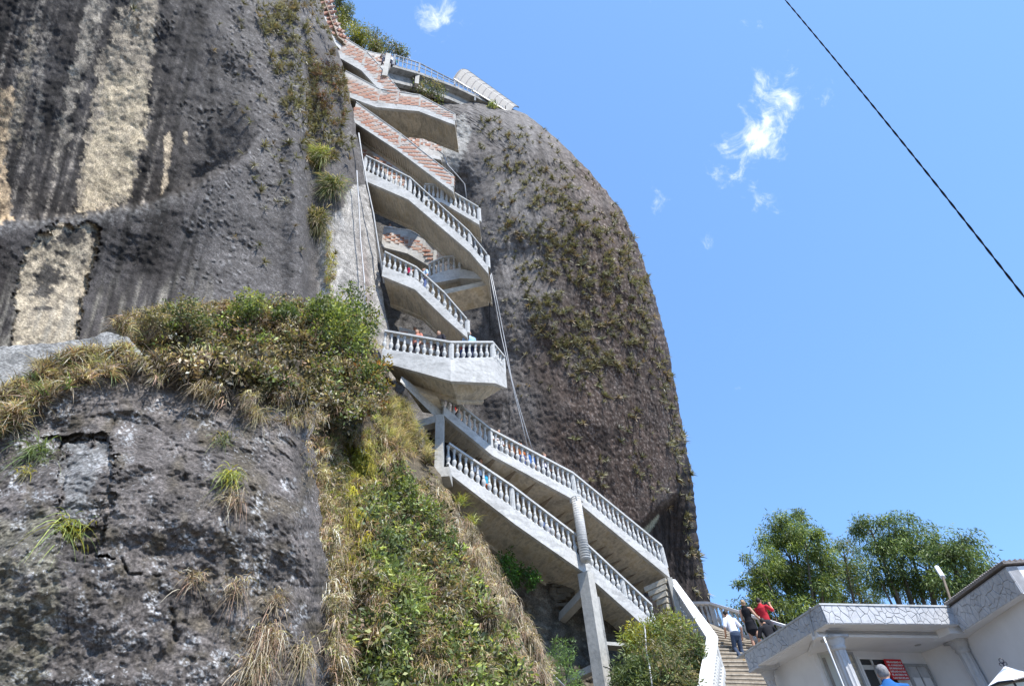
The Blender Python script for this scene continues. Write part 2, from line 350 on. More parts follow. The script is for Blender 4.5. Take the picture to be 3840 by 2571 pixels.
# --- the left cliff
def E_cliff(y): return interp(y, [(-400,1050),(0,1195),(100,1235),(200,1270),(300,1300),(420,1325),(560,1348),(700,1375),(850,1400),(1000,1418),(1130,1440),(1240,1462),(1400,1480),(1700,1510)])
def H_cliff(px, py):
    h = interp(px, [(-500, 14.5), (0, 14.0), (400, 14.6), (800, 14.2), (1100, 14.6), (1300, 15.6), (1450, 16.4), (1600, 18)])
    crease = interp(px, [(-500, 850), (0, 838), (300, 812), (520, 775), (640, 740), (760, 690), (900, 600), (1000, 480)])
    w = 1-ss(720, 1000, px)
    d = py-crease
    d = d+14*n2(px, py, 70, 51)+6*n2(px, py, 18, 52); h = h+w*(1-ss(-22, 5, d))*np.interp(d, [-1200, -850, -300, 0], [-1.1, -.7, 1.3, 2.1])            # the hollow above the ledge sits further back
    h = h-w*.55*ss(-5, 12, d)*(1-ss(10, 300, d))
    h = h-.9*ss(900, 1400, py)*(1-ss(900, 1200, px))
    # pale spalled facet
    h = h+.16*soft(px, py, [(40,1330),(55,1150),(85,950),(190,845),(350,842),(378,880),(330,1060),(270,1330)], 22, 40, 4, 9)
    h = h+.45*np.exp(-((px-(1175+.03*(py-600)))/30)**2)*ss(150, 300, py)*(1-ss(1000, 1150, py))   # crevice with hanging plants
    h = h-.35*ss(1040, 1120, px)*(1-ss(1130, 1165, px))
    return h
u = np.concatenate([np.linspace(0, 1, 330), np.linspace(1.004, 1.06, 14)]); ys = np.linspace(-320, 1620, 360)
U, PY = np.meshgrid(u, ys); Er = E_cliff(PY)+6*n2(PY, PY*0, 60, 2)
PX = -420+(Er+420)*np.minimum(U, 1); over = np.maximum(U-1, 0)/.06
H = H_cliff(PX, PY)
edge = ss(.93, 1.0, np.minimum(U, 1)); H = H+.5*edge**2+over*5.5; PX = PX-over*25
def nz_cliff(Q): return .20*fbm(Q*.30, 2)+.035*fbm(Q*1.3, 4)
Q = P(PX, PY, H)
HOL = (1-ss(720, 1000, PX))*(PY < interp(PX, [(-500, 850), (0, 838), (300, 812), (520, 775), (640, 740), (760, 690), (900, 600)])); H = H+nz_cliff(Q)*(1-.45*HOL)+.022*fbm(Q*6, 3)*(1-.6*HOL)
kn = ss(.22, .5, perlin(Q*7.5))*.05; kreg = ss(.0, .5, n2(PX, PY, 160, 21)+.4*np.exp(-((PX-(930-.25*(PY-700)))/170)**2)*2.2-.2)
KN = ss(.3, .55, perlin(Q*7.5))*kreg*(PX > 520); H = H-kn*kreg*(PX > 520)
def cliff_col(x, y):
    dark = np.array([.026, .022, .021]); grey = np.array([.085, .079, .078]); c = dark[None, None]*np.ones(x.shape+(1,))
    g = np.clip(.35+.5*n2(x, y, 200, 31)+.8*ss(600, 950, x)-.5*ss(60, 0, x), 0, 1)[..., None]; c = c*(1-g)+grey*g  # dark left tone also carries the dim light of the hollow
    s = x+.25*y
    st = n2(s*1.0, y*.05, 28, 41, 4)+.25*n2(x, y, 30, 42)
    lt = ss(.12, .65, st)*np.clip(.45+1.1*n2(x, y, 10, 47), 0, 1)*(1-ss(520, 760, x))*(y < interp(x, [(0,838),(300,812),(520,775),(640,740),(900,600)])); c = c*(1-lt[..., None]*.75)+np.array([.36, .32, .27])*lt[..., None]*.75
    dk = ss(.05, .45, -st)*(1-ss(700, 900, x)); c = c*(1-dk[..., None]*.6)
    cream = np.array([.37, .315, .24])
    def put(poly, col, a=1, amp=22, sc=50, seed=1, k=5):
        nonlocal c
        w = soft(x, y, poly, amp, sc, k, seed)*a; w = w*(.45+.85*np.clip(n2(x, y, 26, seed+50, 4)+.45, 0, 1)); w = np.clip(w, 0, 1)[..., None]; c = c*(1-w)+np.array(col)*w
    put([(370,240),(450,60),(500,-40),(590,-40),(585,150),(555,330),(520,520),(480,760),(290,800),(305,640),(340,430)], cream, .95, 26, 70, 2)
    put([(395,290),(560,270),(540,520),(480,740),(300,790),(330,560)], (.50,.42,.295), .8, 34, 45, 3)
    put([(300,120),(360,-30),(390,0),(345,200),(275,420),(225,640),(195,640),(240,380)], (.36,.32,.26), .7, 30, 60, 4)
    put([(95,200),(120,60),(135,60),(95,420),(60,560),(20,480)], (.27,.23,.17), .7, 22, 60, 5)
    put([(-80,330),(60,330),(18,560),(45,830),(-80,830)], (.52,.39,.25), .9, 18, 50, 6)
    put([(170,150),(190,60),(150,500),(120,620),(130,430)], (.25,.23,.20), .6, 22, 50, 16)
    put([(612,520),(640,490),(645,530),(628,690),(600,735),(618,640)], (.55,.45,.32), 1, 5, 20, 7)
    put([(690,500),(705,495),(700,540),(690,540)], (.52,.43,.31), .9, 6, 20, 8)
    put([(40,1330),(55,1150),(85,950),(190,845),(350,842),(378,880),(330,1060),(270,1330)], (.40,.34,.25), 1, 10, 45, 9)
    put([(330,845),(385,850),(375,900),(345,960),(345,900)], dark*1.5, .8, 12, 30, 10)
    for (bx, by, bw, bh) in [(270,890,55,38),(180,1040,55,50),(165,1090,35,28),(180,925,16,16),(235,950,28,14),(145,905,9,9),(135,968,10,10),(85,965,12,10),(60,1020,20,16),(70,1070,16,16),(50,1130,12,12),(50,1190,16,20),(115,1105,9,6),(165,1155,45,9),(200,905,13,9),(240,1040,12,10),(30,1100,16,40),(310,980,14,8)]:
        rr = ((x-bx)/bw)**2+((y-by)/bh)**2+.9*n2(x, y, 16, 60)
        w = (1-ss(.6, 1.15, rr))[..., None]; c = c*(1-w)+np.array([.05,.045,.04])*w
    ledge = interp(x, [(-100,845),(0,838),(300,812),(520,775),(640,740),(760,690),(900,600)]); d = y-ledge
    lw = (ss(-14, 2, d)*(1-ss(5, 60, d+20*n2(x, y, 30, 48)))*(1-ss(560, 800, x))*np.clip(.5+n2(x, y, 14, 49), 0, 1))[..., None]; c = c*(1-lw*.6)+np.array([.22,.215,.21])*lw*.6  # pale highlight painted along the ledge lip
    # smooth pale wall beside the stairs
    w = soft(x, y, [(1245,830),(1330,690),(1500,690),(1560,1500),(1330,1400),(1215,1100)], 10, 60, 5, 12)[..., None]
    w = np.maximum(w, (ss(1185, 1215, x)*ss(780, 880, y))[..., None]); c = c*(1-w)+(np.array([.31,.295,.275])*(1+.25*n2(s, y*.08, 14, 44)[..., None]))*w
    bs = (np.exp(-((x-(1330+.12*(y-700)))/16)**2)*ss(800,1000,y))[..., None]*.6; c = c*(1-bs)+np.array([.17,.12,.10])*bs
    lw2 = ((y > ledge)*(x < 800))*np.clip(n2(s*1., y*.12, 22, 46), 0, 1)*.8*ss(950,1150,y); c = c*(1-lw2[..., None])+np.array([.26,.24,.20])*lw2[..., None]
    c = c+KN[..., None]*.12; pim = ss(.25, .5, n2(x, y, 6, 77, 2))*ss(520, 900, x)*(1-ss(1120, 1180, x)); c = c+pim[..., None]*.05
    a = np.full(x.shape, .35)*(1-ss(1180, 1210, x)*ss(700, 800, y))
    return np.concatenate([np.clip(c, .01, .9), a[..., None]], -1)
grid('cliff', PX, PY, H, M['cliff'], cliff_col(PX, PY))

# --- the great dome to the right, its left part forms the back of the cleft
DS = [(130,1180),(150,1230),(200,1380),(250,1500),(330,1720),(430,1975),(480,2040),(560,2130),(660,2225),(780,2325),(900,2385),(1000,2420),(1150,2466),(1300,2505),(1450,2532),(1600,2560),(1750,2588),(1900,2608),(2000,2616),(2100,2626),(2200,2648),(2260,2664),(2400,2690),(2700,2720)]
def S_dome(y): return interp(y, DS)
def hL(y): return interp(y, [(130,20),(400,19.6),(900,20.0),(1500,21.3),(1900,22.3),(2300,23.2),(2700,23.6)])
def hS(y): return interp(y, [(130,21),(430,23),(900,25.5),(1500,28),(2260,33),(2700,35)])
def H_dome(px, py):
    Sx = S_dome(py); L0 = np.minimum(1880, Sx-260); s = np.clip((px-L0)/(Sx-L0), 0, 1)
    h = hL(py)+(hS(py)-hL(py))*(1-np.sqrt(np.maximum(1-s*s, 0)))
    inn = 1-ss(1640, 1880, px); h = h+1.6*inn*ss(560, 760, py)*(1-ss(1500, 1650, py))-1.0*inn*ss(1600, 1750, py)
    h = h+.5*np.exp(-((px-1800)/60)**2)*ss(900, 1100, py)*(1-ss(1350, 1500, py))
    c = interp(px, [(2300,2050),(2400,1960),(2460,1900),(2540,1840),(2570,1700),(2600,1500)])
    h = h+1.5*ss(-4, 45, py-c)*ss(2330, 2420, px)*(1-ss(2480, 2620, px-.1*(py-1900)))
    return h
nc = 250; a = np.linspace(0, math.pi/2, nc); wr = np.linspace(0, 1, 16)[1:]
yy = np.linspace(0, 1, 470); ys = 131+(2700-131)*yy**1.12
k = np.concatenate([np.linspace(0, 1, 110)[:-1]*0-1-np.linspace(1, 0, 109)*0, a]) if False else None
PXr = []; Hr = []
for y in ys:
    Sx = float(S_dome(y)); L0 = min(1880, Sx-260); left = np.linspace(1080 if L0 > 1100 else L0-60, L0, 130)[:-1]
    arc = L0+(Sx-L0)*np.sin(a); x = np.concatenate([left, arc]); h = H_dome(x, np.full_like(x, y)); h[-1] = float(hS(y)) if not (1800 < y) else h[-1]
    PXr.append(np.concatenate([x, Sx-wr*22])); Hr.append(np.concatenate([h, h[-1]+wr*9]))
PX = np.array(PXr); H = np.array(Hr); PY = np.repeat(ys[:, None], PX.shape[1], 1)
PX = PX+(5*n2(PY, PY*0, 60, 3)+3*n2(PY, PY*0, 14, 4))*ss(.93, 1.0, PX/S_dome(PY))
def nz_dome(Q): return .28*fbm(Q*.22, 2)+.045*fbm(Q*1.1, 4)
Q = P(PX, PY, H)
H = H+nz_dome(Q)+.035*fbm(Q*5.5, 3, .7)
def dome_col(x, y):
    b1 = np.array([.068, .047, .038]); g1 = np.array([.150, .140, .136]); g = np.clip(ss(2260-.12*(y-600), 1880-.05*(y-600), x)*1.0+.35*n2(x, y, 170, 81), 0, 1)
    c = b1*(1-g[..., None])+g1*g[..., None]
    sp = ss(.18, .55, n2(x, y, 7, 82, 3))*ss(1950, 2200, x); c = c+sp[..., None]*np.array([.13,.115,.105])*(1-ss(2560,2600,x))[..., None]
    st = n2(x-.28*(y-1500), y*.06, 12, 83, 3); c = c*(1+.42*st[..., None]); sg_ = ss(.15, .6, n2(x-.25*(y-1500), y*.10, 34, 84, 3))[..., None]*.45; c = c*(1-sg_)+np.array([.030,.024,.022])*sg_
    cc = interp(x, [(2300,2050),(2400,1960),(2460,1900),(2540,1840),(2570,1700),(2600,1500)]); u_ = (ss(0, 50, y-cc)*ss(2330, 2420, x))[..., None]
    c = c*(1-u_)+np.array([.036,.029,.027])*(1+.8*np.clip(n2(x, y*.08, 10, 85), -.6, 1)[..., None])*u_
    w = soft(x, y, [(2405,1985),(2470,1925),(2468,1945),(2430,2000),(2415,2005)], 4, 14, 5, 86)[..., None]; c = c*(1-w)+np.array([.30,.31,.25])*w
    # paler scar beside the brick parapets, painted stair shadows, darker left part of the cleft
    w = soft(x, y, [(1640,470),(1740,425),(1775,500),(1700,660),(1640,600)], 14, 30, 5, 87)[..., None]; c = c*(1-w)+np.array([.34,.33,.31])*w
    w = soft(x, y, [(1720,1060),(1815,1060),(1800,1130),(1780,1200),(1700,1180)], 8, 30, 5, 88)[..., None]*.7; c = c*(1-w)+np.array([.04,.04,.043])*w  # cast shadow below the steep flight, painted into the rock colour
    w = soft(x, y, [(1800,1480),(1900,1480),(1870,1600),(1830,1700),(1790,1600)], 10, 30, 5, 89)[..., None]*.6; c = c*(1-w)+np.array([.05,.042,.04])*w  # painted shadow of the curved landing falling down the rock
    w = (1-ss(1560, 1640, x))[..., None]*.7*ss(500,800,y)[..., None]; c = c*(1-w)+np.array([.09,.085,.08])*w
    hl = np.exp(-((x-(1995+.13*(y-900)))/3)**2)*.0
    a = .9*ss(1950, 2150, x)*(1-u_[..., 0])
    return np.concatenate([np.clip(c, .01, .9), a[..., None]], -1)
grid('rock_dome', PX, PY, H, M['dome'], dome_col(PX, PY))

# --- boulder in the lower left
BT = [(-500,1750),(-100,1590),(0,1560),(150,1490),(300,1420),(500,1350),(800,1330),(1000,1360),(1120,1420),(1180,1500)]
def R_b(y): return interp(y, [(1300,1060),(1420,1130),(1500,1165),(1700,1180),(1900,1190),(2050,1205),(2200,1228),(2400,1245),(2571,1262),(2750,1275)])
def H_boulder(px, py):
    top = interp(px, BT); h = 7.6+1.5*(1-ss(0, 700, py-top))**1.5+.3*((px-500)/900)**2
    h = h+interp(px, [(-500,0),(900,0),(1100,.25),(1280,1.1)])
    x = px; y = py
    h = h+.10*soft(x, y, [(235,1640),(400,1650),(440,1760),(395,1960),(215,2000),(225,1800)], 30, 30, 4, 93)        # spalled patch
    h = h+.14*soft(x, y, [(150,1640),(400,1620),(410,1655),(240,1665),(215,1700)], 10, 30, 4, 90)
    h = h+.20*soft(x, y, [(215,1985),(400,1975),(370,2075),(440,2100),(300,2080)], 10, 30, 4, 91)
    for (pts, wd, dp) in (([(455,1480),(425,1590),(400,1650)], 5, .10), ([(640,1640),(700,1740),(690,1800)], 5, .10), ([(830,1920),(850,2010),(900,2060)], 7, .10), ([(1140,2050),(1160,2130),(1150,2200)], 6, .14), ([(240,1640),(256,1750),(228,1850)], 5, .07), ([(450,2080),(480,2150),(620,2160)], 6, .08), ([(480,1560),(590,1600),(620,1630)], 5, .09), ([(640,2270),(660,2400)], 8, .12)):
        for i in range(len(pts)-1):
            (x1, y1), (x2, y2) = pts[i], pts[i+1]; t = np.clip(((x-x1)*(x2-x1)+(y-y1)*(y2-y1))/((x2-x1)**2+(y2-y1)**2), 0, 1)
            d = np.hypot(x-(x1+t*(x2-x1)), y-(y1+t*(y2-y1)))+4*n2(x, y, 12, 95); h = h+dp*.6*np.exp(-(d/wd)**2)*np.clip(.6+n2(x, y, 25, 96), 0, 1.3)
    return h
u = np.concatenate([np.linspace(0, 1, 380), np.linspace(1.01, 1.1, 14)]); v = np.concatenate([-np.linspace(.1, .006, 14), np.linspace(0, 1, 330)])
U, Vv = np.meshgrid(u, v)
X0 = -450+(1262+450)*np.minimum(U, 1); TOP = interp(X0, BT)+8*n2(X0, X0*0, 60, 5); PY = TOP+(2750-TOP)*np.maximum(Vv, 0); Rr = R_b(PY)+20*n2(PY, PY*0, 130, 6)+8*n2(PY, PY*0, 35, 8)
PX = -450+(Rr+450)*np.minimum(U, 1); H = H_boulder(PX, PY); ov = np.maximum(U-1, 0)/.1; oy = np.maximum(-Vv, 0)/.1
H = H+.5*ss(.92, 1, np.minimum(U, 1))**2+ov*4+oy*4.5; PX = PX-ov*28; PY = PY+oy*30
def nz_boulder(Q): return .20*fbm(Q*.7, 3)+.05*fbm(Q*2.2, 4)+.12*np.abs(perlin(Q*1.6+3))+.07*np.abs(perlin(Q*3.4+9))
Q = P(PX, PY, H); H = H+nz_boulder(Q)+.022*fbm(Q*9, 4, .6)-.02*ss(.1, .5, perlin(Q*14))
def boulder_col(x, y):
    c = np.array([.118, .105, .098])*(1+.45*n2(x, y, 130, 101)[..., None])
    moss = ss(-.1, .6, n2(x, y, 110, 102)+.4*ss(600, 900, x)*(1-ss(950, 1150, x))-.15)[..., None]; c = c*(1-moss*.6)+np.array([.085,.070,.045])*moss*.6
    w = ss(.2, .7, n2(x, y, 80, 103)+.6*np.exp(-((x-150)/200)**2-((y-1600)/150)**2)+.5*np.exp(-((x-1000)/110)**2-((y-2080)/120)**2))[..., None]*ss(.0, .35, n2(x, y, 10, 104))[..., None]
    c = c*(1-w*.75)+np.array([.46,.47,.48])*w*.75
    w = soft(x, y, [(250,1650),(400,1665),(375,1780),(330,1850),(290,1960),(235,1980),(240,1800)], 34, 30, 5, 105)[..., None]*.75*(.6+.5*np.clip(n2(x, y, 18, 109)+.3, 0, 1))[..., None]; c = c*(1-w)+np.array([.21,.215,.215])*w
    w = (soft(x, y, [(0,1950),(200,1900),(235,2200),(170,2600),(-100,2700),(-100,1900)], 40, 60, 5, 106)*(.5+.5*n2(x, y, 40, 107)))[..., None]*.6; c = c*(1-np.clip(w, 0, 1))+np.array([.20,.19,.13])*np.clip(w, 0, 1)
    w = (np.clip(n2(x-.1*y, y*.08, 12, 108), 0, 1)*ss(150, 260, x)*(1-ss(260, 330, x))*ss(2000, 2300, y))[..., None]; c = c*(1-w)+np.array([.03,.03,.03])*w
    return np.concatenate([np.clip(c, .012, .9), np.full(x.shape+(1,), 1.0)], -1)
grid('lichen_boulder', PX, PY, H, M['boulder'], boulder_col(PX, PY))

# --- shelf of pale rock behind the boulder top
def shelf(name, top, right, bottom, h0, hb, colr, seed, n=(150, 60)):
    x = np.linspace(top[0][0], right, n[0]); v = np.concatenate([-np.linspace(.15, .01, 8), np.linspace(0, 1, n[1])]); X, Vv = np.meshgrid(x, v)
    T = interp(X, top)+5*n2(X, X*0, 40, seed); Y = T+(bottom-T)*np.maximum(Vv, 0); H = h0-(h0-hb)*np.maximum(Vv, 0)+np.maximum(-Vv, 0)*30
    Y = Y+np.maximum(-Vv, 0)*100; Q = P(X, Y, H); H = H+.12*fbm(Q*.9, 3)+.05*fbm(Q*3, 3)
    c = np.array(colr)*(1+.5*n2(X, Y, 50, seed+1)[..., None]); c = np.concatenate([np.clip(c, .02, .8), np.full(X.shape+(1,), .8)], -1)
    return grid(name, X, Y, H, M['boulder'], c)
shelf('pale_rock_shelf', [(-450,1330),(0,1300),(200,1285),(330,1270),(400,1245),(480,1262),(540,1330)], 560, 1620, 11.6, 9.9, (.20,.20,.195), 111)
shelf('planted_ledge', [(380,1240),(500,1185),(800,1130),(1000,1150),(1200,1130),(1320,1200),(1420,1330),(1450,1480)], 1425, 1500, 13.4, 11.9, (.05,.044,.035), 113, (220, 90))

# --- overgrown gully and slope right of the boulder
GR = [(1350,1440),(1500,1500),(1600,1560),(1700,1600),(1800,1660),(1950,1735),(2130,1850),(2330,1965),(2571,2050),(2760,2110)]
def R_g(y): return interp(y, GR)
def H_slope(px, py):
    e = interp(py, [(1350,15.8),(1700,16.0),(2000,14.6),(2571,12.0),(2760,11)]); l = interp(py, [(1350,11.5),(2000,9.8),(2760,9.2)])
    s = np.clip((px-1080)/(R_g(py)-1080), 0, 1); return l+(e-l)*s**1.1+.55*n2(px, py*.45, 95, 61, 2)*ss(1100, 1250, px)*(1-ss(-130, -20, px-R_g(py)))+.5*np.exp(-((px-(1290+.05*(py-1700)))/60)**2)
u = np.concatenate([np.linspace(0, 1, 230), np.linspace(1.01, 1.1, 12)]); ys = np.linspace(1350, 2750, 260); U, PY = np.meshgrid(u, ys)
Rr = R_g(PY)+10*n2(PY, PY*0, 55, 7); PX = 1060+(Rr-1060)*np.minimum(U, 1); ov = np.maximum(U-1, 0)/.1; H = H_slope(PX, PY)+ov*3.5; PX = PX-ov*30
def nz_slope(Q): return .30*fbm(Q*.7, 3)+.10*fbm(Q*2.4, 4)
Q = P(PX, PY, H); H = H+nz_slope(Q)
x, y = PX, PY; c = np.array([.085,.07,.048])*(1+.5*n2(x, y, 70, 121)[..., None])
w = ss(1500, 2100, y)[..., None]*ss(.55, 1, U)[..., None]*.7; c = c*(1-w)+np.array([.19,.16,.115])*w
w = (np.exp(-((x-(1335+.02*(y-1800)))/42)**2)*ss(1620, 1760, y)*(1-ss(2080, 2250, y)))[..., None]*.9; c = c*(1-w)+np.array([.10,.085,.025])*(1+.5*n2(x, y*.3, 10, 122)[..., None])*w
grid('overgrown_slope', PX, PY, H, M['soil'], np.concatenate([np.clip(c, .01, .9), np.full(x.shape+(1,), .25)], -1))

# --- bank of rock below and behind the lower flights
def H_bank(px, py): return interp(px, [(1500,18.8),(1680,19.3),(2150,22.3),(2500,24.6),(2750,25.5)])-interp(py, [(1900,0),(2300,.2),(2450,.6),(2750,1.6)])-3.4*ss(2330, 2400, px)*ss(2330, 2440, py+.12*np.abs(px-2480))
xs = np.linspace(1560, 2680, 220); vv = np.linspace(0, 1, 170); PX, PY = np.meshgrid(xs, vv); tb = interp(PX, [(1560,1700),(1680,1760),(2000,1980),(2200,2120),(2440,2330),(2600,2330),(2640,2400),(2680,2560)]); PY = tb+(2750-tb)*PY
H = H_bank(PX, PY); Q = P(PX, PY, H); H = H+.35*fbm(Q*.5, 3)+.14*fbm(Q*1.7, 4)+.05*fbm(Q*6, 3)
x, y = PX, PY; c = np.array([.13,.112,.088])*(1+.55*n2(x, y, 60, 131)[..., None]); w = ss(0, .7, n2(x, y, 90, 132))[..., None]*.7; c = c*(1-w)+np.array([.07,.062,.05])*w
w = ss(.3, .6, n2(x, y, 18, 133))[..., None]*.5; c = c*(1-w)+np.array([.30,.28,.22])*w
grid('rock_bank', PX, PY, H, M['soil'], np.concatenate([np.clip(c, .01, .9), np.full(x.shape+(1,), .6)], -1))

# ------------------------------------------------------------------ staircase
def lathe_mesh(name, prof, n, m):
    g = G().lathe(prof, n); me = bpy.data.meshes.new(name); me.from_pydata(g.v, [], g.f); me.materials.append(m); me.update()
    me.polygons.foreach_set('use_smooth', [len(p.vertices) == 4 for p in me.polygons]); return me
BAL = lathe_mesh('baluster', [(.072,0),(.072,.07),(.048,.09),(.042,.13),(.062,.20),(.084,.31),(.080,.40),(.050,.50),(.042,.53),(.060,.55),(.042,.58),(.040,.70),(.044,.82),(.060,.86),(.042,.88),(.072,.92),(.072,1.0)], 8, M['rail'])
def fluted_mesh(name, r, m, nf=12):
    pts = []
    for k in range(nf*2): a = math.pi*k/nf; rr = r*(1 if k % 2 else .86); pts.append((rr*math.cos(a), rr*math.sin(a)))
    g = G(); g.loft([[(x, y, z) for x, y in pts] for z in (0, 1)]); me = bpy.data.meshes.new(name); me.from_pydata(g.v, [], g.f); me.materials.append(m); me.update(); return me
FPOST = fluted_mesh('post', .10, M['rail'])
BR = G().box((0, 0, 0), (1, 1, 1)); BRICK = bpy.data.meshes.new('brick'); BRICK.from_pydata(BR.v, [], BR.f); BRICK.materials.append(M['brick']); BRICK.update()

def band(g, pts, inw, W, zt, zb):          # solid running along pts; zt/zb = lists of top/bottom heights; inw = list of inward vectors
    secs = []
    for p, i, a, b in zip(pts, inw, zt, zb):
        q = (p[0]+i[0]*W, p[1]+i[1]*W); secs.append([(p[0], p[1], a), (q[0], q[1], a), (q[0], q[1], b), (p[0], p[1], b)])
    g.loft(secs)
def inwards(XY):
    XY = [np.array(p[:2]) for p in XY]; out = []
    for i in range(len(XY)):
        d = np.zeros(2)
        if i: d += unit(XY[i]-XY[i-1])
        if i < len(XY)-1: d += unit(XY[i+1]-XY[i])
        d = unit(d); n = np.array([-d[1], d[0]])
        if n @ XY[i] < 0: n = -n
        out.append(n)
    return out
def balustrade(root, XY, zb, zt, posts, flute=True, sp=.235, cop=(.17, .085), inw=None, ends=(0, 0), inst_rail=True):
    inw = inw or inwards(XY); c = [(p[0]+i[0]*.10, p[1]+i[1]*.10) for p, i in zip(XY, inw)]
    g = G(); o0 = [(p[0]-i[0]*.02, p[1]-i[1]*.02) for p, i in zip(XY, inw)]
    band(g, o0, inw, cop[0]+.06, zt, [z-cop[1] for z in zt]); g.o('handrail', M['rail'], root)
    g = G(); band(g, [(p[0]+i[0]*.02, p[1]+i[1]*.02) for p, i in zip(XY, inw)], inw, .16, [z+.05 for z in zb], [z-.01 for z in zb]); g.o('plinth_rail', M['rail'], root)
    for i in range(len(XY)-1):
        a = np.array([*c[i], zb[i], zt[i]]); b = np.array([*c[i+1], zb[i+1], zt[i+1]]); L_ = np.linalg.norm((b-a)[:2])
        n = max(1, int(round(L_/sp))); lo = 1 if posts[i] else (0 if i == 0 else 1); hi = n if posts[i+1] else n
        for k in range(n+1):
            if k == 0 and (posts[i] or i > 0): continue
            if k == n and posts[i+1]: continue
            q = a+(b-a)*(k/n); inst('baluster', BAL, root, (q[0], q[1], q[2]+.03), 0, (1, 1, max(.2, q[3]-cop[1]-q[2]-.03)))
    for i, f in enumerate(posts):
        if f:
            x, y = c[i]
            if f == 2: G().box((x, y, (zb[i]+zt[i]-cop[1])/2), (.2, .2, zt[i]-cop[1]-zb[i])).o('post', M['rail'], root)
            else: inst('post', FPOST, root, (x, y, zb[i]+.02), .1, (1, 1, zt[i]-cop[1]-zb[i]-.02))
def bricks(root, XY, z0, z1, inw, bl=.33, gap=.018, rows=None, rh=.2, out=.012, skip=.06):
    for i in range(len(XY)-1):
        a = np.array([*XY[i], z0[i], z1[i]]); b = np.array([*XY[i+1], z0[i+1], z1[i+1]]); d2 = (b-a)[:2]; L_ = np.linalg.norm(d2)
        if L_ < .2: continue
        hgt = ((a[3]-a[2])+(b[3]-b[2]))/2; nr = rows or max(1, int(round(hgt/rh))); n = max(1, int(round(math.hypot(L_, a[2]-b[2])/(bl+gap)))); n_ = inw[i]
        for r in range(nr):
            for k in range(n+1):
                t0 = (k-(.5 if r % 2 else 0))/n; t1 = t0+1/n; t0 = max(0.005, t0+gap/L_/2); t1 = min(.995, t1-gap/L_/2)
                if t1-t0 < .3/n or random.random() < skip: continue
                zz = []
                for t in (t0, t1):
                    q = a+(b-a)*t; hh = q[3]-q[2]; zz.append((q[2]+hh*(r/nr)+gap*.5, q[2]+hh*((r+1)/nr)-gap*.5))
                p0 = (a+(b-a)*t0)[:2]; p1 = (a+(b-a)*t1)[:2]; mid = (p0+p1)/2; w = np.linalg.norm(p1-p0)
                zc = (zz[0][0]+zz[0][1]+zz[1][0]+zz[1][1])/4; h = (zz[0][1]-zz[0][0]+zz[1][1]-zz[1][0])/2
                sl = ((zz[1][0]-zz[0][0]))/w; ex = Vector((d2[0]/L_, d2[1]/L_, sl)); ez = Vector((0, 0, 1)); ey = Vector((n_[0], n_[1], 0))
                rot = Matrix((ex*w, ey*.1, ez*h*random.uniform(.94, 1.0))).transposed()
                pr = out+random.uniform(-.004, .006); inst('brick', BRICK, root, (mid[0]-n_[0]*pr+n_[0]*.05, mid[1]-n_[1]*pr+n_[1]*.05, zc), rot=rot)
PLANE_U = ((-6, 15.3), (2, 15.9))          # upright plane of the upper flights
PLANE_L = ((-2.48, 16.8), (5.09, 22.94))   # upright plane of the two lower flights
def vert(px, py, plane):
    if isinstance(plane, (int, float)): return P(px, py, float(plane))
    return onp(px, py, *plane)
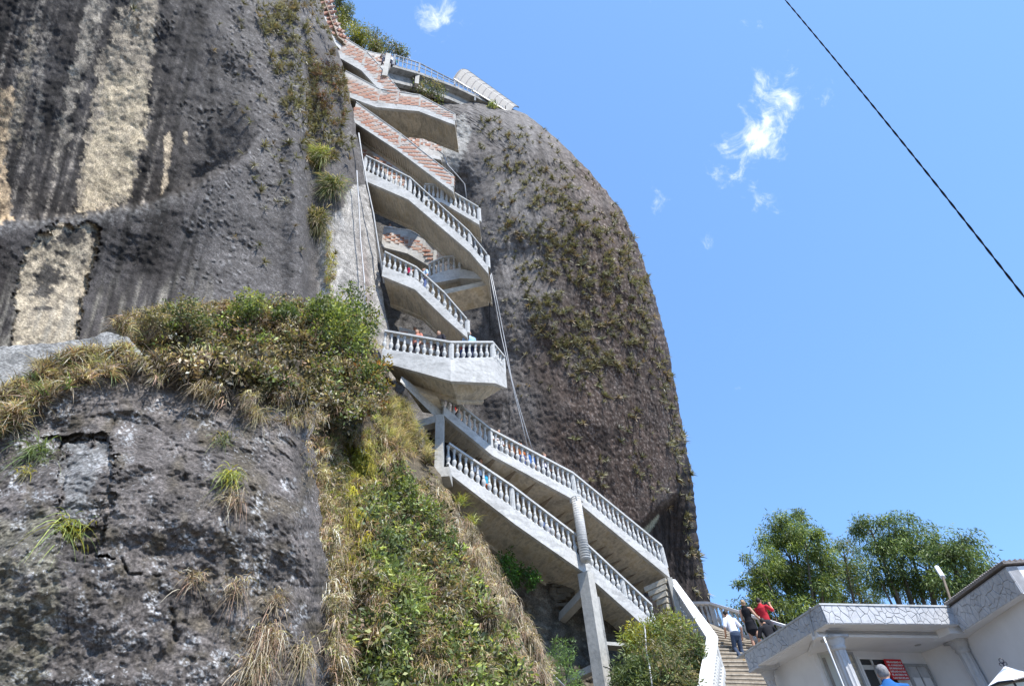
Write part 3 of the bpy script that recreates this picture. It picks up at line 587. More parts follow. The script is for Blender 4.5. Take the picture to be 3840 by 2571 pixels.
def flight(name, rows, plane, label, W=1.5, posts=None, rail=True, soffit=.16, group='flights of the zigzag staircase', steps=True, edge_mat='slab', inw=None, wall=None):
    """rows: (px, base py, rail-top py, fascia-bottom py)"""
    pl = plane if isinstance(plane, list) else [plane]*len(rows)
    B = [vert(r[0], r[1], q) for r, q in zip(rows, pl)]; zt = [zat(b[0], b[1], r[2]) for b, r in zip(B, rows)]; zb = [zat(b[0], b[1], r[3]) for b, r in zip(B, rows)]
    XY = [b[:2] for b in B]; z0 = [b[2] for b in B]; inw = inw or inwards(XY)
    mid = B[len(B)//2]; root = thing(name, (mid[0], mid[1], min(zb)), label, 'staircase', group)
    g = G(); band(g, XY, inw, .16, z0, zb); g.o('edge_beam', M[edge_mat], root)
    q = [(p[0]+i[0]*.16, p[1]+i[1]*.16) for p, i in zip(XY, inw)]
    g = G(); band(g, q, inw, W-.16, [a-.12 for a in z0], [b+.10 for b in zb]); g.o('slab', M['soffit'], root)
    g = G(); q2 = [(p[0]+i[0]*W, p[1]+i[1]*W) for p, i in zip(XY, inw)]; band(g, q2, inw, .18, z0, zb); g.o('inner_beam', M['soffit'], root)
    if steps:
        for i in range(len(XY)-1):
            dz = z0[i+1]-z0[i]; L_ = np.linalg.norm(XY[i+1]-XY[i]); n = int(abs(dz)/.18)
            if n < 3: continue
            g = G()
            for k in range(n):
                t = (k+.5)/n; c = XY[i]+(XY[i+1]-XY[i])*t+inw[i]*(.16+(W-.2)/2); d = XY[i+1]-XY[i]; zz = z0[i]+dz*t-.10
                g.box((c[0], c[1], zz), (L_/n*1.02, W-.24, .19), math.atan2(d[1], d[0]))
            g.o('steps', M['step'], root)
    if rail: balustrade(root, XY, z0, zt, posts or [1]*len(XY), inw=inw)
    if wall:                               # (fraction of concrete below, fraction of coping band above)
        lo, hi = wall; H_ = [a-b for a, b in zip(zt, z0)]; w0 = [a+lo*h for a, h in zip(z0, H_)]; w1 = [a+(1-hi)*h for a, h in zip(z0, H_)]
        g = G(); band(g, XY, inw, .14, zt, z0); g.o('parapet_wall', M['mortar'], root)
        g = G(); band(g, [(p[0]-i[0]*.03, p[1]-i[1]*.03) for p, i in zip(XY, inw)], inw, .20, [z+.06 for z in zt], [z-.005 for z in zt]); g.o('coping', M['rail'], root)
        for i in range(1, len(XY)):
            a = .985 if i == len(XY)-1 else 1
            p = XY[i-1]+(XY[i]-XY[i-1])*a; G().box((p[0]-inw[i][0]*.004+inw[i][0]*.07, p[1]-inw[i][1]*.004+inw[i][1]*.07, (z0[i]+zt[i])/2), (.16, .17, zt[i]-z0[i]-.02), math.atan2(-inw[i][0], inw[i][1])).o('column_strip', M['pillar'], root)
        bricks(root, XY, w0, w1, inw, bl=.30+.0045*z0[0], rows=5 if wall[0] < .2 else 4, skip=.015)
    return root, XY, z0, zt, zb, inw

f2 = flight('stair_flight', [(1664,1523,1465,1556),(1844,1676,1605,1706),(2160,1846,1768,1880),(2503,2127,2041,2166)], PLANE_L,
       'long upper of the two lowest flights, carried on a round column', W=2.0, posts=[0, 1, 1, 1], inw=[np.array([-.45,.89])]*4)
f1 = flight('stair_flight', [(1684,1741,1658,1774),(1928,1907,1817,1965),(2186,2092,2010,2148),(2350,2240,2160,2296),(2462,2343,2262,2400)], PLANE_L,
       'lowest flight with patched plaster edge above the square pillar', W=2.0, posts=[0, 1, 0, 1, 0], inw=[np.array([-.45,.89])]*5)
f3 = flight('stair_landing', [(1434,1310,1236,1356),(1690,1345,1279,1428),(1852,1341,1279,1436),(1897,1393,1334,1455)], [15.9, 15.5, 16.3, 17.1],
       'pale curved landing with thick plastered edge and three balustrade sides', W=1.15, posts=[0, 1, 1, 1], steps=False, inw=[np.array([.25,.97]), np.array([.05,1.]), np.array([-.45,.89]), np.array([-.9,.5])])
f4 = flight('stair_flight', [(1436,999,941,1034),(1559,1046,999,1085),(1666,1152,1094,1190),(1752,1245,1192,1266)], PLANE_U,
       'balustraded flight right above the curved landing', W=1.6, posts=[0, 1, 0, 1], inw=[np.array([.0,1.])]*4)
f5 = flight('stair_flight', [(1362,636,582,672),(1534,718,664,748),(1762,915,866,946),(1830,1000,950,1027)], PLANE_U,
       'long steep balustraded flight with heavy soffit, highest with a full front railing', W=1.7, posts=[1, 1, 1, 1], inw=[np.array([.0,1.])]*4)
f5b = flight('stair_landing', [(1590,736,688,750),(1657,746,693,759),(1797,827,774,843)], [16.35, 16.25, 15.95],
       'small balustraded landing below the end of the long brick parapet', W=.9, posts=[0, 1, 1], steps=False, inw=[np.array([.0,1.])]*3)
f4b = flight('stair_landing', [(1608,1037,985,1062),(1660,1018,962,1056),(1723,1006,955,1043)], 17.0,
       'shaded balustraded turn landing tucked under the long steep flight', W=1.0, posts=[0, 0, 0], steps=False, inw=[np.array([.0,1.])]*3)
# solid white end of the shaded landing
rt = f4b[0]; a = P(1723,1006,17.0); b_ = P(1826,1046,16.6); b0 = P(1829,1030,16.6); za = a[2]; zb_ = f4b[4][2]
G().hexa([(a[0],a[1],zb_),(b_[0],b_[1],b_[2]),(b_[0],b_[1]+1,b_[2]),(a[0],a[1]+1,zb_),(a[0],a[1],za),(b0[0],b0[1],b0[2]),(b0[0],b0[1]+1,b0[2]),(a[0],a[1]+1,za)]).o('end_wall', M['pillar'], rt)
a = P(1655,1088,17.0); b_ = P(1822,1052,16.7); G().hexa([(a[0],a[1],a[2]-.3),(b_[0],b_[1],b_[2]-.3),(b_[0],b_[1]+1.2,b_[2]-.3),(a[0],a[1]+1.2,a[2]-.3),(a[0],a[1],a[2]),(b_[0],b_[1],b_[2]),(b_[0],b_[1]+1.2,b_[2]),(a[0],a[1]+1.2,a[2])]).o('support_beam', M['soffit'], rt)
# brick parapet flights
b1 = flight('brick_parapet_flight', [(1322,440,384,452),(1495,553,502,566),(1700,700,660,720)], PLANE_U, 'long straight flight with brick parapet sloping down to the right', W=1.05, rail=False, wall=(.04,.24), inw=[np.array([.0,1.])]*3)
b0_ = flight('brick_parapet_flight', [(1340,590,542,605),(1440,650,596,665),(1520,706,655,716)], 18.0, 'short faded brick parapet behind the highest white railing', W=1.0, rail=False, wall=(.05,.25), inw=[np.array([.0,1.])]*3)
b2 = flight('brick_parapet_flight', [(1275,333,266,350),(1414,384,335,402),(1571,399,358,417),(1706,452,429,469)], PLANE_U, 'bent flight with brick parapet and broad pale soffit', W=1.55, rail=False, wall=(.02,.28), inw=[np.array([.0,1.])]*4)
b3 = flight('brick_parapet_flight', [(1225,165,113,185),(1360,243,192,264),(1410,296,245,318),(1490,378,338,398)], PLANE_U, 'upper brick flight running down behind the bent brick flight', W=1.6, rail=False, wall=(.05,.25), inw=[np.array([.0,1.])]*4)
b2b = flight('brick_parapet_flight', [(1460,556,492,570),(1570,570,508,584),(1655,590,523,600)], 19.3, 'short pale brick parapet ending at a chipped stone face', W=1.2, rail=False, wall=(.30,.12), steps=False, inw=[np.array([.0,1.])]*3)
b4 = flight('brick_parapet_flight', [(1150,-90,-160,-75),(1205,50,-18,65),(1232,118,62,132),(1292,182,148,198)], [17.3, 17.6, 17.7, 18.0], 'topmost brick flight at the upper edge of the rock', W=1.3, rail=False, wall=(.05,.15), inw=[np.array([.3,.95])]*4)
bi = flight('brick_parapet_flight', [(1432,905,853,925),(1530,925,866,950),(1590,955,895,985),(1630,1000,938,1012)], [19.4,19.4,19.2,18.9], 'curved brick parapet in deep shade inside the cleft', W=1.2, rail=False, wall=(.03,.35), steps=False, inw=[np.array([.0,1.])]*4)
bj = flight('brick_parapet_flight', [(1495,1262,1232,1275),(1560,1285,1248,1300),(1650,1320,1275,1330)], 17.6, 'dark brick parapet behind the curved landing railing', W=1.0, rail=False, wall=(.03,.2), steps=False, inw=[np.array([.0,1.])]*3)
# inner sloping slabs seen under the curved landing
def slabq(name, quad, hs, th, m, label, catg='beam'):
    v = [P(x, y, h) for (x, y), h in zip(quad, hs)]; g = G(); g.hexa([tuple(p-np.array([0,0,0])) for p in v]+[tuple(p+np.array([0,.15,th])) for p in v]); o = g.o(name, M[m]); return tag(o, label, catg)
slabq('sloping_slab', [(1520,1452),(1640,1490),(1672,1560),(1585,1545)], [16.2,16.6,17.4,17.4], .3, 'soffit', 'sloping concrete slab between the curved landing and the box with brick infill')
slabq('stair_beam', [(1500,1430),(1530,1450),(1668,1560),(1664,1595)], [15.8,16.0,17.2,17.2], .35, 'pillar', 'slanting concrete beam dropping from the curved landing to the lower railing')
o = G().tube([P(1723,1470,17.8), P(1731,1590,18.2)], .17, 4).o('concrete_post', M['pillar']); tag(o, 'square concrete post in shade under the curved landing', 'post')
# landing box with window opening at the head of the lowest flight
root = thing('landing_box', P(1640,1780,17.0), 'concrete frame box with dark opening over a red brick infill panel', 'landing')
def bar(p, q, w, name='beam', m='pillar', dep=.3, parent=None):
    p = A3(p); q = A3(q); g = G(); g.tube([p, q], w*.7071, 4); return g.o(name, M[m], parent)
D = 16.9
C = {k: P(x, y, h) for k, (x, y, h) in dict(tl=(1562,1606,D), tr=(1664,1566,D-.2), trr=(1680,1570,D), bl=(1600,1785,D), br=(1660,1775,D-.2), ml=(1590,1690,D), mr=(1645,1668,D-.1)).items()}
x0, y0 = P(1650,1600,16.8)[:2]; zt_ = P(1650,1563,16.8)[2]; zb_ = P(1662,1780,16.8)[2]
G().box((x0, y0, (zt_+zb_)/2), (.27, .30, zt_-zb_)).o('post', M['pillar'], root)
x1, y1 = P(1578,1640,17.1)[:2]; G().box((x1, y1, (zt_+zb_)/2-.1), (.26, .3, zt_-zb_-.2)).o('post', M['pillar'], root)
g = G(); g.hexa([(x1-.2,y1-.1,zt_-.32),(x0-.14,y0-.14,zt_-.30),(x0-.14,y0+.2,zt_-.30),(x1-.2,y1+.2,zt_-.32),(x1-.2,y1-.1,zt_-.02),(x0-.14,y0-.14,zt_),(x0-.14,y0+.2,zt_),(x1-.2,y1+.2,zt_-.02)]); g.o('top_beam', M['pillar'], root)
zm = P(1640,1672,16.8)[2]; zq = P(1640,1750,16.8)[2]
g = G(); g.hexa([(x1,y1,zq),(x0-.13,y0,zq),(x0-.13,y0+.12,zq),(x1,y1+.12,zq),(x1,y1,zm),(x0-.13,y0,zm),(x0-.13,y0+.12,zm),(x1,y1+.12,zm)]); g.o('infill_wall', M['mortar'], root)
nb = unit(np.array([y0-y1, -(x0-x1)])*-1); nb = nb if nb[1] > 0 else -nb
bricks(root, [np.array([x1+.12,y1]), np.array([x0-.13,y0])], [zq,zq], [zm-.12,zm-.12], [nb,nb], bl=.26, rh=.17, skip=0)
G().box(((x0+x1)/2, (y0+y1)/2, zb_-.05), (abs(x0-x1)+.75, .7, .34)).o('base_beam', M['pillar'], root)
bk = G().box(((x0+x1)/2-.1, (y0+y1)/2+1.5, (zt_+zb_)/2+.3), (1.6, .12, zt_-zb_+1.)).o('dark_backing', M['dark'], root)  # near-black sheet standing in for the shade inside the opening
# columns
def vcol(name, pxt, pyt, pyb, d, r, square, label, m='pillar', rz=0.2, parts=()):
    t = P(pxt, pyt, d); zb = zat(t[0], t[1], pyb); rt = thing(name, (t[0], t[1], zb), label, 'column')
    if square: G().box((t[0], t[1], (t[2]+zb)/2), (r*2, r*2, t[2]-zb), rz).o('shaft', M[m], rt)
    else: G().lathe([(r, 0), (r, t[2]-zb)], 20, (t[0], t[1], zb)).o('shaft', M[m], rt, True)
    return rt, t, zb
rt, t, zb = vcol('round_column', 2160, 1868, 2105, 20.1, .175, False, 'round whitewashed column between the two lowest flights', 'slab')
for k in range(26):
    z = zb+.1+(t[2]-zb)*k/26; G().lathe([(.176,0),(.182,.012),(.176,.03)], 16, (t[0], t[1], z)).o('mould_ring', M['slab'], rt)
G().box((t[0]+.02, t[1]+.05, t[2]-.06), (.36, .36, .16), .7).o('capital', M['slab'], rt)
rt, t, zb = vcol('square_pillar', 2196, 2150, 2640, 20.4, .20, True, 'tall square concrete pillar holding up the lowest flight', 'pillar', .95)
d_ = P(2196,2150,20.4); G().box((d_[0]+.03, d_[1]+.1, zat(d_[0], d_[1], 2500)), (.50, .50, .07), .95).o('joint_collar', M['pillar'], rt)
g = G(); g.tube([(d_[0], d_[1], t[2]-.55), (d_[0]-1.2, d_[1]+1.9, t[2]-1.0)], .2, 4); g.o('bracket_beam', M['pillar'], rt)
zz = zat(d_[0], d_[1], 2495); g = G(); g.tube([(d_[0], d_[1], zz), (d_[0]-1.6, d_[1]+1.6, zz-.2)], .15, 4); g.o('tie_beam', M['pillar'], rt)
# return post and underside of the turning steps at the right end
rt = thing('stair_end_wall', P(2520,2300,23.6), 'slanting post and stepped soffit where the long lower flight meets the entrance stairs', 'staircase')
a = P(2507,2164,23.3); z2 = zat(a[0], a[1], 2320); G().hexa([(a[0]-.02,a[1],z2),(a[0]+.16,a[1]-.02,z2),(a[0]+.16,a[1]+.3,z2),(a[0]-.02,a[1]+.3,z2),(a[0]-.05,a[1],a[2]),(a[0]+.13,a[1]-.02,a[2]),(a[0]+.13,a[1]+.3,a[2]),(a[0]-.05,a[1]+.3,a[2])]).o('post', M['pillar'], rt)
for k in range(6):
    q = [P(2420+16*k, 2212+17*k-0*k, 23.7), P(2500+2*k, 2176+24*k, 23.4)]; G().tube([q[0], q[1]], .13, 4).o('step_soffit', M['soffit'], rt)

# ------------------------------------------------------------------ summit walkway and canopy
def V3(px, py, h): return P(px, py, h)
rt = thing('summit_walkway', P(1600,300,17.5), 'narrow concrete walkway with thin railing along the rim of the rock', 'walkway')
wk = [(1475,243,16.6),(1571,270,17.6),(1705,320,19.2),(1800,365,20.4),(1880,402,21.4),(1912,423,21.8)]
pts = [V3(*p) for p in wk]; tops = [zat(p[0], p[1], y) for p, y in zip(pts, [207,238,305,352,395,415])]
XY = [p[:2] for p in pts]; inw = inwards(XY)
g = G(); band(g, XY, inw, 1.6, [p[2] for p in pts], [p[2]-.35 for p in pts]); g.o('deck', M['grey'], rt)
g = G(); band(g, [q+i*.5 for q, i in zip(XY, inw)], inw, .3, [p[2]-.36 for p in pts], [p[2]-1.6 for p in pts]); g.o('retaining_beam', M['grey'], rt)
for fr in (1.0, .55): G().tube([(q[0], q[1], p[2]+(t-p[2])*fr) for q, p, t in zip(XY, pts, tops)], .05 if fr == 1 else .03, 5).o('rail', M['steel'], rt)
for i in range(len(XY)-1):
    n = 6
    for k in range(n): t = k/n; q = pts[i]+(pts[i+1]-pts[i])*t; zt = tops[i]+(tops[i+1]-tops[i])*t; G().tube([q, (q[0], q[1], zt)], .035 if k else .08, 4).o('baluster', M['steel'], rt)
for (x, y0, y1, h, w) in ((1457,209,292,16.6,.16),(1566,278,320,17.8,.14)):
    a = V3(x, y0, h); G().box((a[0], a[1], (a[2]+zat(a[0], a[1], y1))/2), (w*2, w*2, a[2]-zat(a[0], a[1], y1)), .3).o('post', M['pillar'], rt)
b5 = flight('brick_parapet_flight', [(1335,222,184,232),(1395,242,200,252),(1456,253,210,265)], 18.4, 'short brick parapet at the start of the rim walkway', W=1.2, rail=False, wall=(.05,.2), steps=False, inw=[np.array([.0,1.])]*3)
# barrel canopy
rt = thing('barrel_canopy', V3(1850,380,21.5), 'ribbed barrel shaped canopy roof at the edge of the summit', 'canopy')
e0 = (V3(1701,295,19.5), V3(1911,424,21.4)); e1 = (V3(1752,263,20.9), V3(1945,402,22.7))
def cpt(t, s, off=0):
    a = e0[0]+(e0[1]-e0[0])*t; b = e1[0]+(e1[1]-e1[0])*t; m = a+(b-a)*s; up = np.array([0, 0, 1.])*math.sin(math.pi*s)*np.linalg.norm(b-a)*.16; return m+up+np.array([0, 0, off])
ns, ntp = 8, 24; g = G(); v = [cpt(i/ntp, j/ns, 0) for i in range(ntp+1) for j in range(ns+1)]+[cpt(i/ntp, j/ns, .06) for i in range(ntp+1) for j in range(ns+1)]
K = (ntp+1)*(ns+1); f = []
for i in range(ntp):
    for j in range(ns):
        a = i*(ns+1)+j; f += [(a, a+1, a+ns+2, a+ns+1), (K+a, K+a+ns+1, K+a+ns+2, K+a+1)]
for i in range(ntp): a = i*(ns+1); f += [(a, a+ns+1, K+a+ns+1, K+a), (a+ns, K+a+ns, K+a+2*ns+1, a+2*ns+1)]
for j in range(ns): a = j; f += [(a, K+a, K+a+1, a+1)]; a = ntp*(ns+1)+j; f += [(a, a+1, K+a+1, K+a)]
g.add(v, f).o('roof_sheet', M['canopy'], rt, True)
for k in range(11): G().tube([cpt(k/10, s, -.05) for s in np.linspace(0, 1, 8)], .05, 4).o('rib', M['rooftile'], rt)
for s in (0, .5, 1): G().tube([cpt(t, s, -.04) for t in (0, .5, 1)], .06, 4).o('edge_beam', M['steel'], rt)
for t in (.06, .35, .62, .86): a = cpt(t, .1); G().tube([a, (a[0], a[1], a[2]-2.2)], .07, 5).o('post', M['steel'], rt)
for (x, y, h) in ((1856,362,20.8),(1893,385,21.2)):
    a = V3(x, y, h); tag(G().prism([(a[0],a[1],a[2]-1.6),(a[0]+.15,a[1]+.1,a[2]-1.6),(a[0]+.1,a[1]+.05,a[2]+.1)], (.1,.5,0)).o('gable_fin', M['pillar']), ('left' if x < 1870 else 'right')+' one of two small pointed grey fins on the rim below the canopy', 'fin', 'fins below the canopy')
o = G().box(V3(2040,1695,23.2)+np.array([0,0,-.25]), (1.5, .9, .35), .5).o('stall_box', M['brick']); tag(o, 'little reddish roofed box poking up behind the long upper railing', 'box')
o = G().box(V3(2040,1690,23.2)+np.array([0,0,.0]), (1.7, 1.1, .10), .5).o('stall_roof', M['canopy']); o.parent = bpy.data.objects['stall_box']; o.location = Vector(o['_loc'])-Vector(bpy.data.objects['stall_box']['_loc'])

# ------------------------------------------------------------------ pipes and cables on the rock
def line(name, pts, r, m, label, catg, n=6):
    g = G(); q = [P(x, y, h) for x, y, h in pts]; g.tube(q, r, n); return tag(g.o(name, M[m], None, True), label, catg)
line('pipe', [(1640,562,17.6),(1662,580,17.4),(1680,620,17.3),(1712,655,17.2),(1742,690,17.6),(1750,745,17.8)], .03, 'pipe', 'pale hose bending round the end of the long brick parapet', 'pipe')
line('pipe', [(1838,1030,17.6),(1860,1150,18.2),(1880,1260,18.6),(1905,1370,18.2),(1930,1480,18.6),(1960,1600,19.0),(1978,1675,19.4)], .022, 'pipe', 'left one of two grey pipes running down the dome to the lower railing', 'pipe')
line('pipe', [(1842,1025,17.7),(1868,1150,18.3),(1897,1300,18.7),(1918,1420,18.5),(1945,1520,18.9),(1978,1630,19.3),(1996,1685,19.6)], .022, 'pipe', 'right one of two grey pipes running down the dome to the lower railing', 'pipe')
line('drain_pipe', [(1338,640,15.3),(1345,760,15.5),(1352,900,15.6),(1366,1050,15.5),(1372,1220,15.4)], .028, 'pipe', 'thin pale pipe down the smooth wall left of the stairs', 'pipe')
line('drain_pipe', [(1345,500,15.6),(1358,590,15.7),(1376,690,15.8),(1400,800,16.0),(1420,930,16.2),(1440,1060,16.3)], .04, 'steel', 'dark grey cable duct along the left edge of the cleft', 'pipe')
line('cable', [(1832,1035,17.3),(1836,1130,17.6),(1838,1260,17.8)], .012, 'cable', 'thin black cable hanging straight below the steep flight', 'cable')
line('cable', [(1908,1460,17.3),(1910,1560,17.8),(1908,1620,18.0)], .012, 'cable', 'thin black cable hanging from the right corner of the curved landing', 'cable')
# twisted power line overhead
A_, B_ = P(2850,-110,6.6), P(4000,1320,7.0); pts0 = []; pts1 = []
for k in range(-400, 700):
    t = k/259; c = A_+(B_-A_)*t+np.array([0,0,-1.])*(.5*4*min(1, max(0, t))*(1-min(1, max(0, t)))); a = k*.5; r = .006; d = np.array([math.cos(a)*r, math.sin(a)*r*.6, math.sin(a)*r]); pts0.append(c+d); pts1.append(c-d)
rt = thing('power_line', A_, 'twisted black power line sagging across the open sky', 'cable'); G().tube(pts0, .007, 5).o('strand', M['cable'], rt); G().tube(pts1, .007, 5).o('strand', M['cable'], rt)

# ------------------------------------------------------------------ entrance stairs
Lp = [(P(2600,2700,14.5)), P(2640,2571,17.), P(2670,2385,21.), P(2520,2170,23.8)]
rr = thing('entrance_staircase', (6.5, 19.5, 4.0), 'broad concrete entrance stairs climbing between two white balustrades', 'staircase')
def Lz(z):  # base of the left rail by height
    P_ = [(p[0], p[1], p[2]-.95) for p in Lp]; zs = [p[2] for p in P_]; return np.array([np.interp(z, zs, [p[0] for p in P_]), np.interp(z, zs, [p[1] for p in P_])])
ra, rb, rc = P(2590,2258,26.6), P(2662,2257,26.), P(2962,2346,23.4); Rz0 = [(8.9+1.2, 17.3, 2.0), (9.6, 20.3, 3.9), (rc[0], rc[1], rc[2]-.95), (rb[0], rb[1], rb[2]-.95), (ra[0]-.6, ra[1], ra[2]-.9)]
def Rzf(z): zs = [p[2] for p in Rz0]; return np.array([np.interp(z, zs, [p[0] for p in Rz0]), np.interp(z, zs, [p[1] for p in Rz0])])
z = Lp[0][2]-.95+.05; k = 0
while z < 9.6:
    l0, r0, l1, r1 = Lz(z), Rzf(z), Lz(z+.165), Rzf(z+.165)
    if np.linalg.norm(l1-l0) < .12: l1 = l0+unit(l1-l0+1e-6)*.12
    jit = random.uniform(-.01, .01); G().hexa([(*l0, z-.4), (*r0, z-.4), (*(r1+(r1-r0)*1.2), z-.4), (*(l1+(l1-l0)*1.2), z-.4), (*l0, z+jit), (*r0, z+jit), (*(r1+(r1-r0)*1.2), z+jit), (*(l1+(l1-l0)*1.2), z+jit)]).o('step', M['step'], rr)
    # slightly proud lighter nosing
    l_, r_ = l0-unit(l1-l0)*.02, r0-unit(r1-r0)*.02; G().hexa([(*l_, z+jit-.035), (*r_, z+jit-.035), (*(r_+unit(r1-r0)*.09), z+jit-.035), (*(l_+unit(l1-l0)*.09), z+jit-.035), (*l_, z+jit+.004), (*r_, z+jit+.004), (*(r_+unit(r1-r0)*.09), z+jit+.004), (*(l_+unit(l1-l0)*.09), z+jit+.004)]).o('nosing', M['nose'], rr)
    z += .165; k += 1
def wide_rail(name, pts, hgt, label, w=.34, posts=None, inn=None, n_sp=.24, ht=None):
    rt = thing(name, (pts[0][0], pts[0][1], pts[0][2]-hgt), label, 'balustrade', 'balustrades of the entrance stairs')
    XY = [p[:2] for p in pts]; inw = inn or inwards(XY); zt = [p[2] for p in pts]; zb = [p[2]-hgt for p in pts]
    g = G(); band(g, [q-i*w/2 for q, i in zip(XY, inw)], inw, w, zt, [z-.10 for z in zt]); g.o('handrail', M['white'], rt)
    g = G(); band(g, [q-i*.11 for q, i in zip(XY, inw)], inw, .22, [z+.08 for z in zb], [z-.5 for z in zb]); g.o('plinth_rail', M['rail'], rt)
    for i in range(len(XY)-1):
        L_ = np.linalg.norm(XY[i+1]-XY[i]); dz = abs(zt[i+1]-zt[i]); n = max(2, int(max(L_, math.hypot(L_, dz)*.8)/n_sp))
        for k in range(1, n): t = k/n; q = XY[i]+(XY[i+1]-XY[i])*t; zz = zb[i]+(zb[i+1]-zb[i])*t; inst('baluster', BAL, rt, (q[0], q[1], zz+.06), 0, (1, 1, hgt-.16))
    for i, q in enumerate(XY): inst('post', FPOST, rt, (q[0], q[1], zb[i]-.3), 0, (1, 1, hgt+.2))
    return rt
wide_rail('balustrade', Lp, .95, 'broad white handrail with spindles on the left side of the entrance stairs, kinked halfway', inn=[np.array([-.95,.3]), np.array([-.95,.3]), np.array([-.96,.2]), np.array([-.85,-.5])])
wide_rail('balustrade', [ra, rb, rc, P(3120,2440,20.5)], .95, 'balustrade on the far right side of the entrance stairs with shaded spindles', w=.30, inn=[np.array([.1,1.]), np.array([.5,.85]), np.array([.8,.6]), np.array([.9,.3])])

# ------------------------------------------------------------------ restaurant building
bt = thing('restaurant_building', (7.5, 13.8, 2.0), 'low white building with stone clad roof fascia, fluted columns and a porch', 'building')
c1 = P(3075,2268,14.2); zT = c1[2]; c2 = onz(3561,2276,zT); c3 = onz(3772,2124,zT); c0 = onz(2792,2451,zT)
zF = zat(c1[0], c1[1], 2336); zF3 = zat(c3[0], c3[1], 2223)
xy = lambda p: np.array(p[:2], float)
def voronoi(w, h, n, inset=.012, seed=1):
    r = np.random.default_rng(seed); pts = r.uniform([0, 0], [w, h], (n, 2))
    for _ in range(2):                                   # even the seeds out a little
        for i in range(n):
            d = pts-pts[i]; dist = np.hypot(*d.T); dist[i] = 9; j = dist.argmin()
            if dist[j] < .6*math.sqrt(w*h/n): pts[i] -= d[j]*.25
        pts = np.clip(pts, [0.02, 0.02], [w-.02, h-.02])
    out = []
    for i in range(n):
        poly = [(inset*.3, inset*.3), (w-inset*.3, inset*.3), (w-inset*.3, h-inset*.3), (inset*.3, h-inset*.3)]
        for j in np.argsort(np.hypot(*(pts-pts[i]).T))[1:14]:
            d = pts[j]-pts[i]; L_ = np.hypot(*d); d = d/L_; lim = L_/2-inset/2; q = []
            for k in range(len(poly)):
                a, b = np.array(poly[k]), np.array(poly[(k+1) % len(poly)]); da = (a-pts[i])@d-lim; db = (b-pts[i])@d-lim
                if da <= 0: q.append(tuple(a))
                if (da < 0) != (db < 0) and da != db: q.append(tuple(a+(b-a)*(da/(da-db))))
            poly = q
            if len(poly) < 3: break
        if len(poly) >= 3: out.append(poly)
    return out
def cladding(a, b, z0, z1, n, seed, nrm):
    d = b-a; L_ = np.linalg.norm(d); d = d/L_
    for poly in voronoi(L_, z1-z0, n, .010, seed):
        k = [(a[0]+d[0]*u, a[1]+d[1]*u, z0+v) for u, v in poly]; t = .012+random.uniform(0, .006)
        ce = np.mean(k, 0); kk = [tuple(np.array(p)+(ce-np.array(p))*.06) for p in k]
        g = G(); n_ = len(k); e = np.array([nrm[0], nrm[1], 0])
        v = [tuple(p) for p in k]+[tuple(np.array(p)+e*t*.6) for p in k]+[tuple(np.array(p)+e*t) for p in kk]
        f = [(i, (i+1) % n_, n_+(i+1) % n_, n_+i) for i in range(n_)]+[(n_+i, n_+(i+1) % n_, 2*n_+(i+1) % n_, 2*n_+i) for i in range(n_)]+[tuple(range(2*n_, 3*n_))]
        g.add(v, f).o('cladding_stone', M['clad'], bt)
def facing(a, b):
    d = unit(b-a); n = np.array([d[1], -d[0]]); return n if n @ (a+b) < 0 else -n
def wallq(name, a, b, z0, z1, m, th=.12, back=None):
    n = facing(a, b) if back is None else back; q = [(*a, ), (*b, ), tuple(b-n*th), tuple(a-n*th)]
    return G().hexa([(x, y, z0) for x, y in q]+[(x, y, z1) for x, y in q]).o(name, M[m], bt)
p0, p1, p2, p3 = xy(c0), xy(c1), xy(c2), xy(c3)
nF = facing(p1, p2); nL = facing(p0, p1); nL = nL if nL[0] < 0 else -nL; nR = facing(p2, p3); nR = nR if nR[0] < 0 else -nR
wallq('fascia', p1, p2, zF+.012, zT, 'joint', .2, nF); wallq('drip_edge', p1, p2, zF-.006, zF+.010, 'white', .2, nF); cladding(p1, p2, zF, zT, 62, 3, nF)
wallq('fascia', p0, p1-nF*.02, zF+.009, zT-.003, 'joint', .2, nL); wallq('drip_edge', p0, p1-nF*.02, zF-.011, zF+.007, 'white', .2, nL); cladding(p0, p1-nF*.02, zF, zT, 60, 4, nL)
wallq('fascia', p2+nR*.0, p3, zF3+.012, zT-.0, 'joint', .2, nR); wallq('drip_edge', p2, p3, zF3-.006, zF3+.010, 'white', .2, nR); cladding(p2, p3, zF3, zT-.02, 60, 5, nR)
e4 = p3+np.array([3.2, .1]); wallq('end_panel', p3+np.array([.02, 0]), e4, zF3, zT-.01, 'white', .2)
# roof slab and edge flashing
g = G(); g.prism([(*(p0-nL*-.03+nF*0), zT), (*(p1+nL*.03+nF*.03), zT), (*(p2+nF*.03), zT), (*(p2-nF*3), zT), (*(p0-nF*.4), zT)], (0, 0, .035)); g.o('roof_edge', M['rail'], bt)
g = G(); g.prism([(*(p2+nR*.05), zT+.04), (*(p3+nR*.05+np.array([0,-.06])), zT+.04), (*(e4+np.array([0,-.06])), zT+.04), (*(e4+np.array([0, 4])), zT+.04), (*(p2+np.array([.3,1.5])), zT+.04)], (0, 0, .05)); g.o('roof_edge', M['rooftile'], bt)
for k in range(30):                                      # corrugations of the roof sheet showing at the edge
    q = p2+(p3-p2)*(k/30); G().tube([(*(q+nR*.055), zT+.092), (*(q-nR*.6), zT+.12)], .02, 6).o('roof_roll', M['rooftile'], bt)
for k in range(30):
    q = p3+(e4-p3)*(k/30); G().tube([(q[0], q[1]-.065, zT+.092), (q[0], q[1]+.8, zT+.12)], .022, 6).o('roof_roll', M['rooftile'], bt)
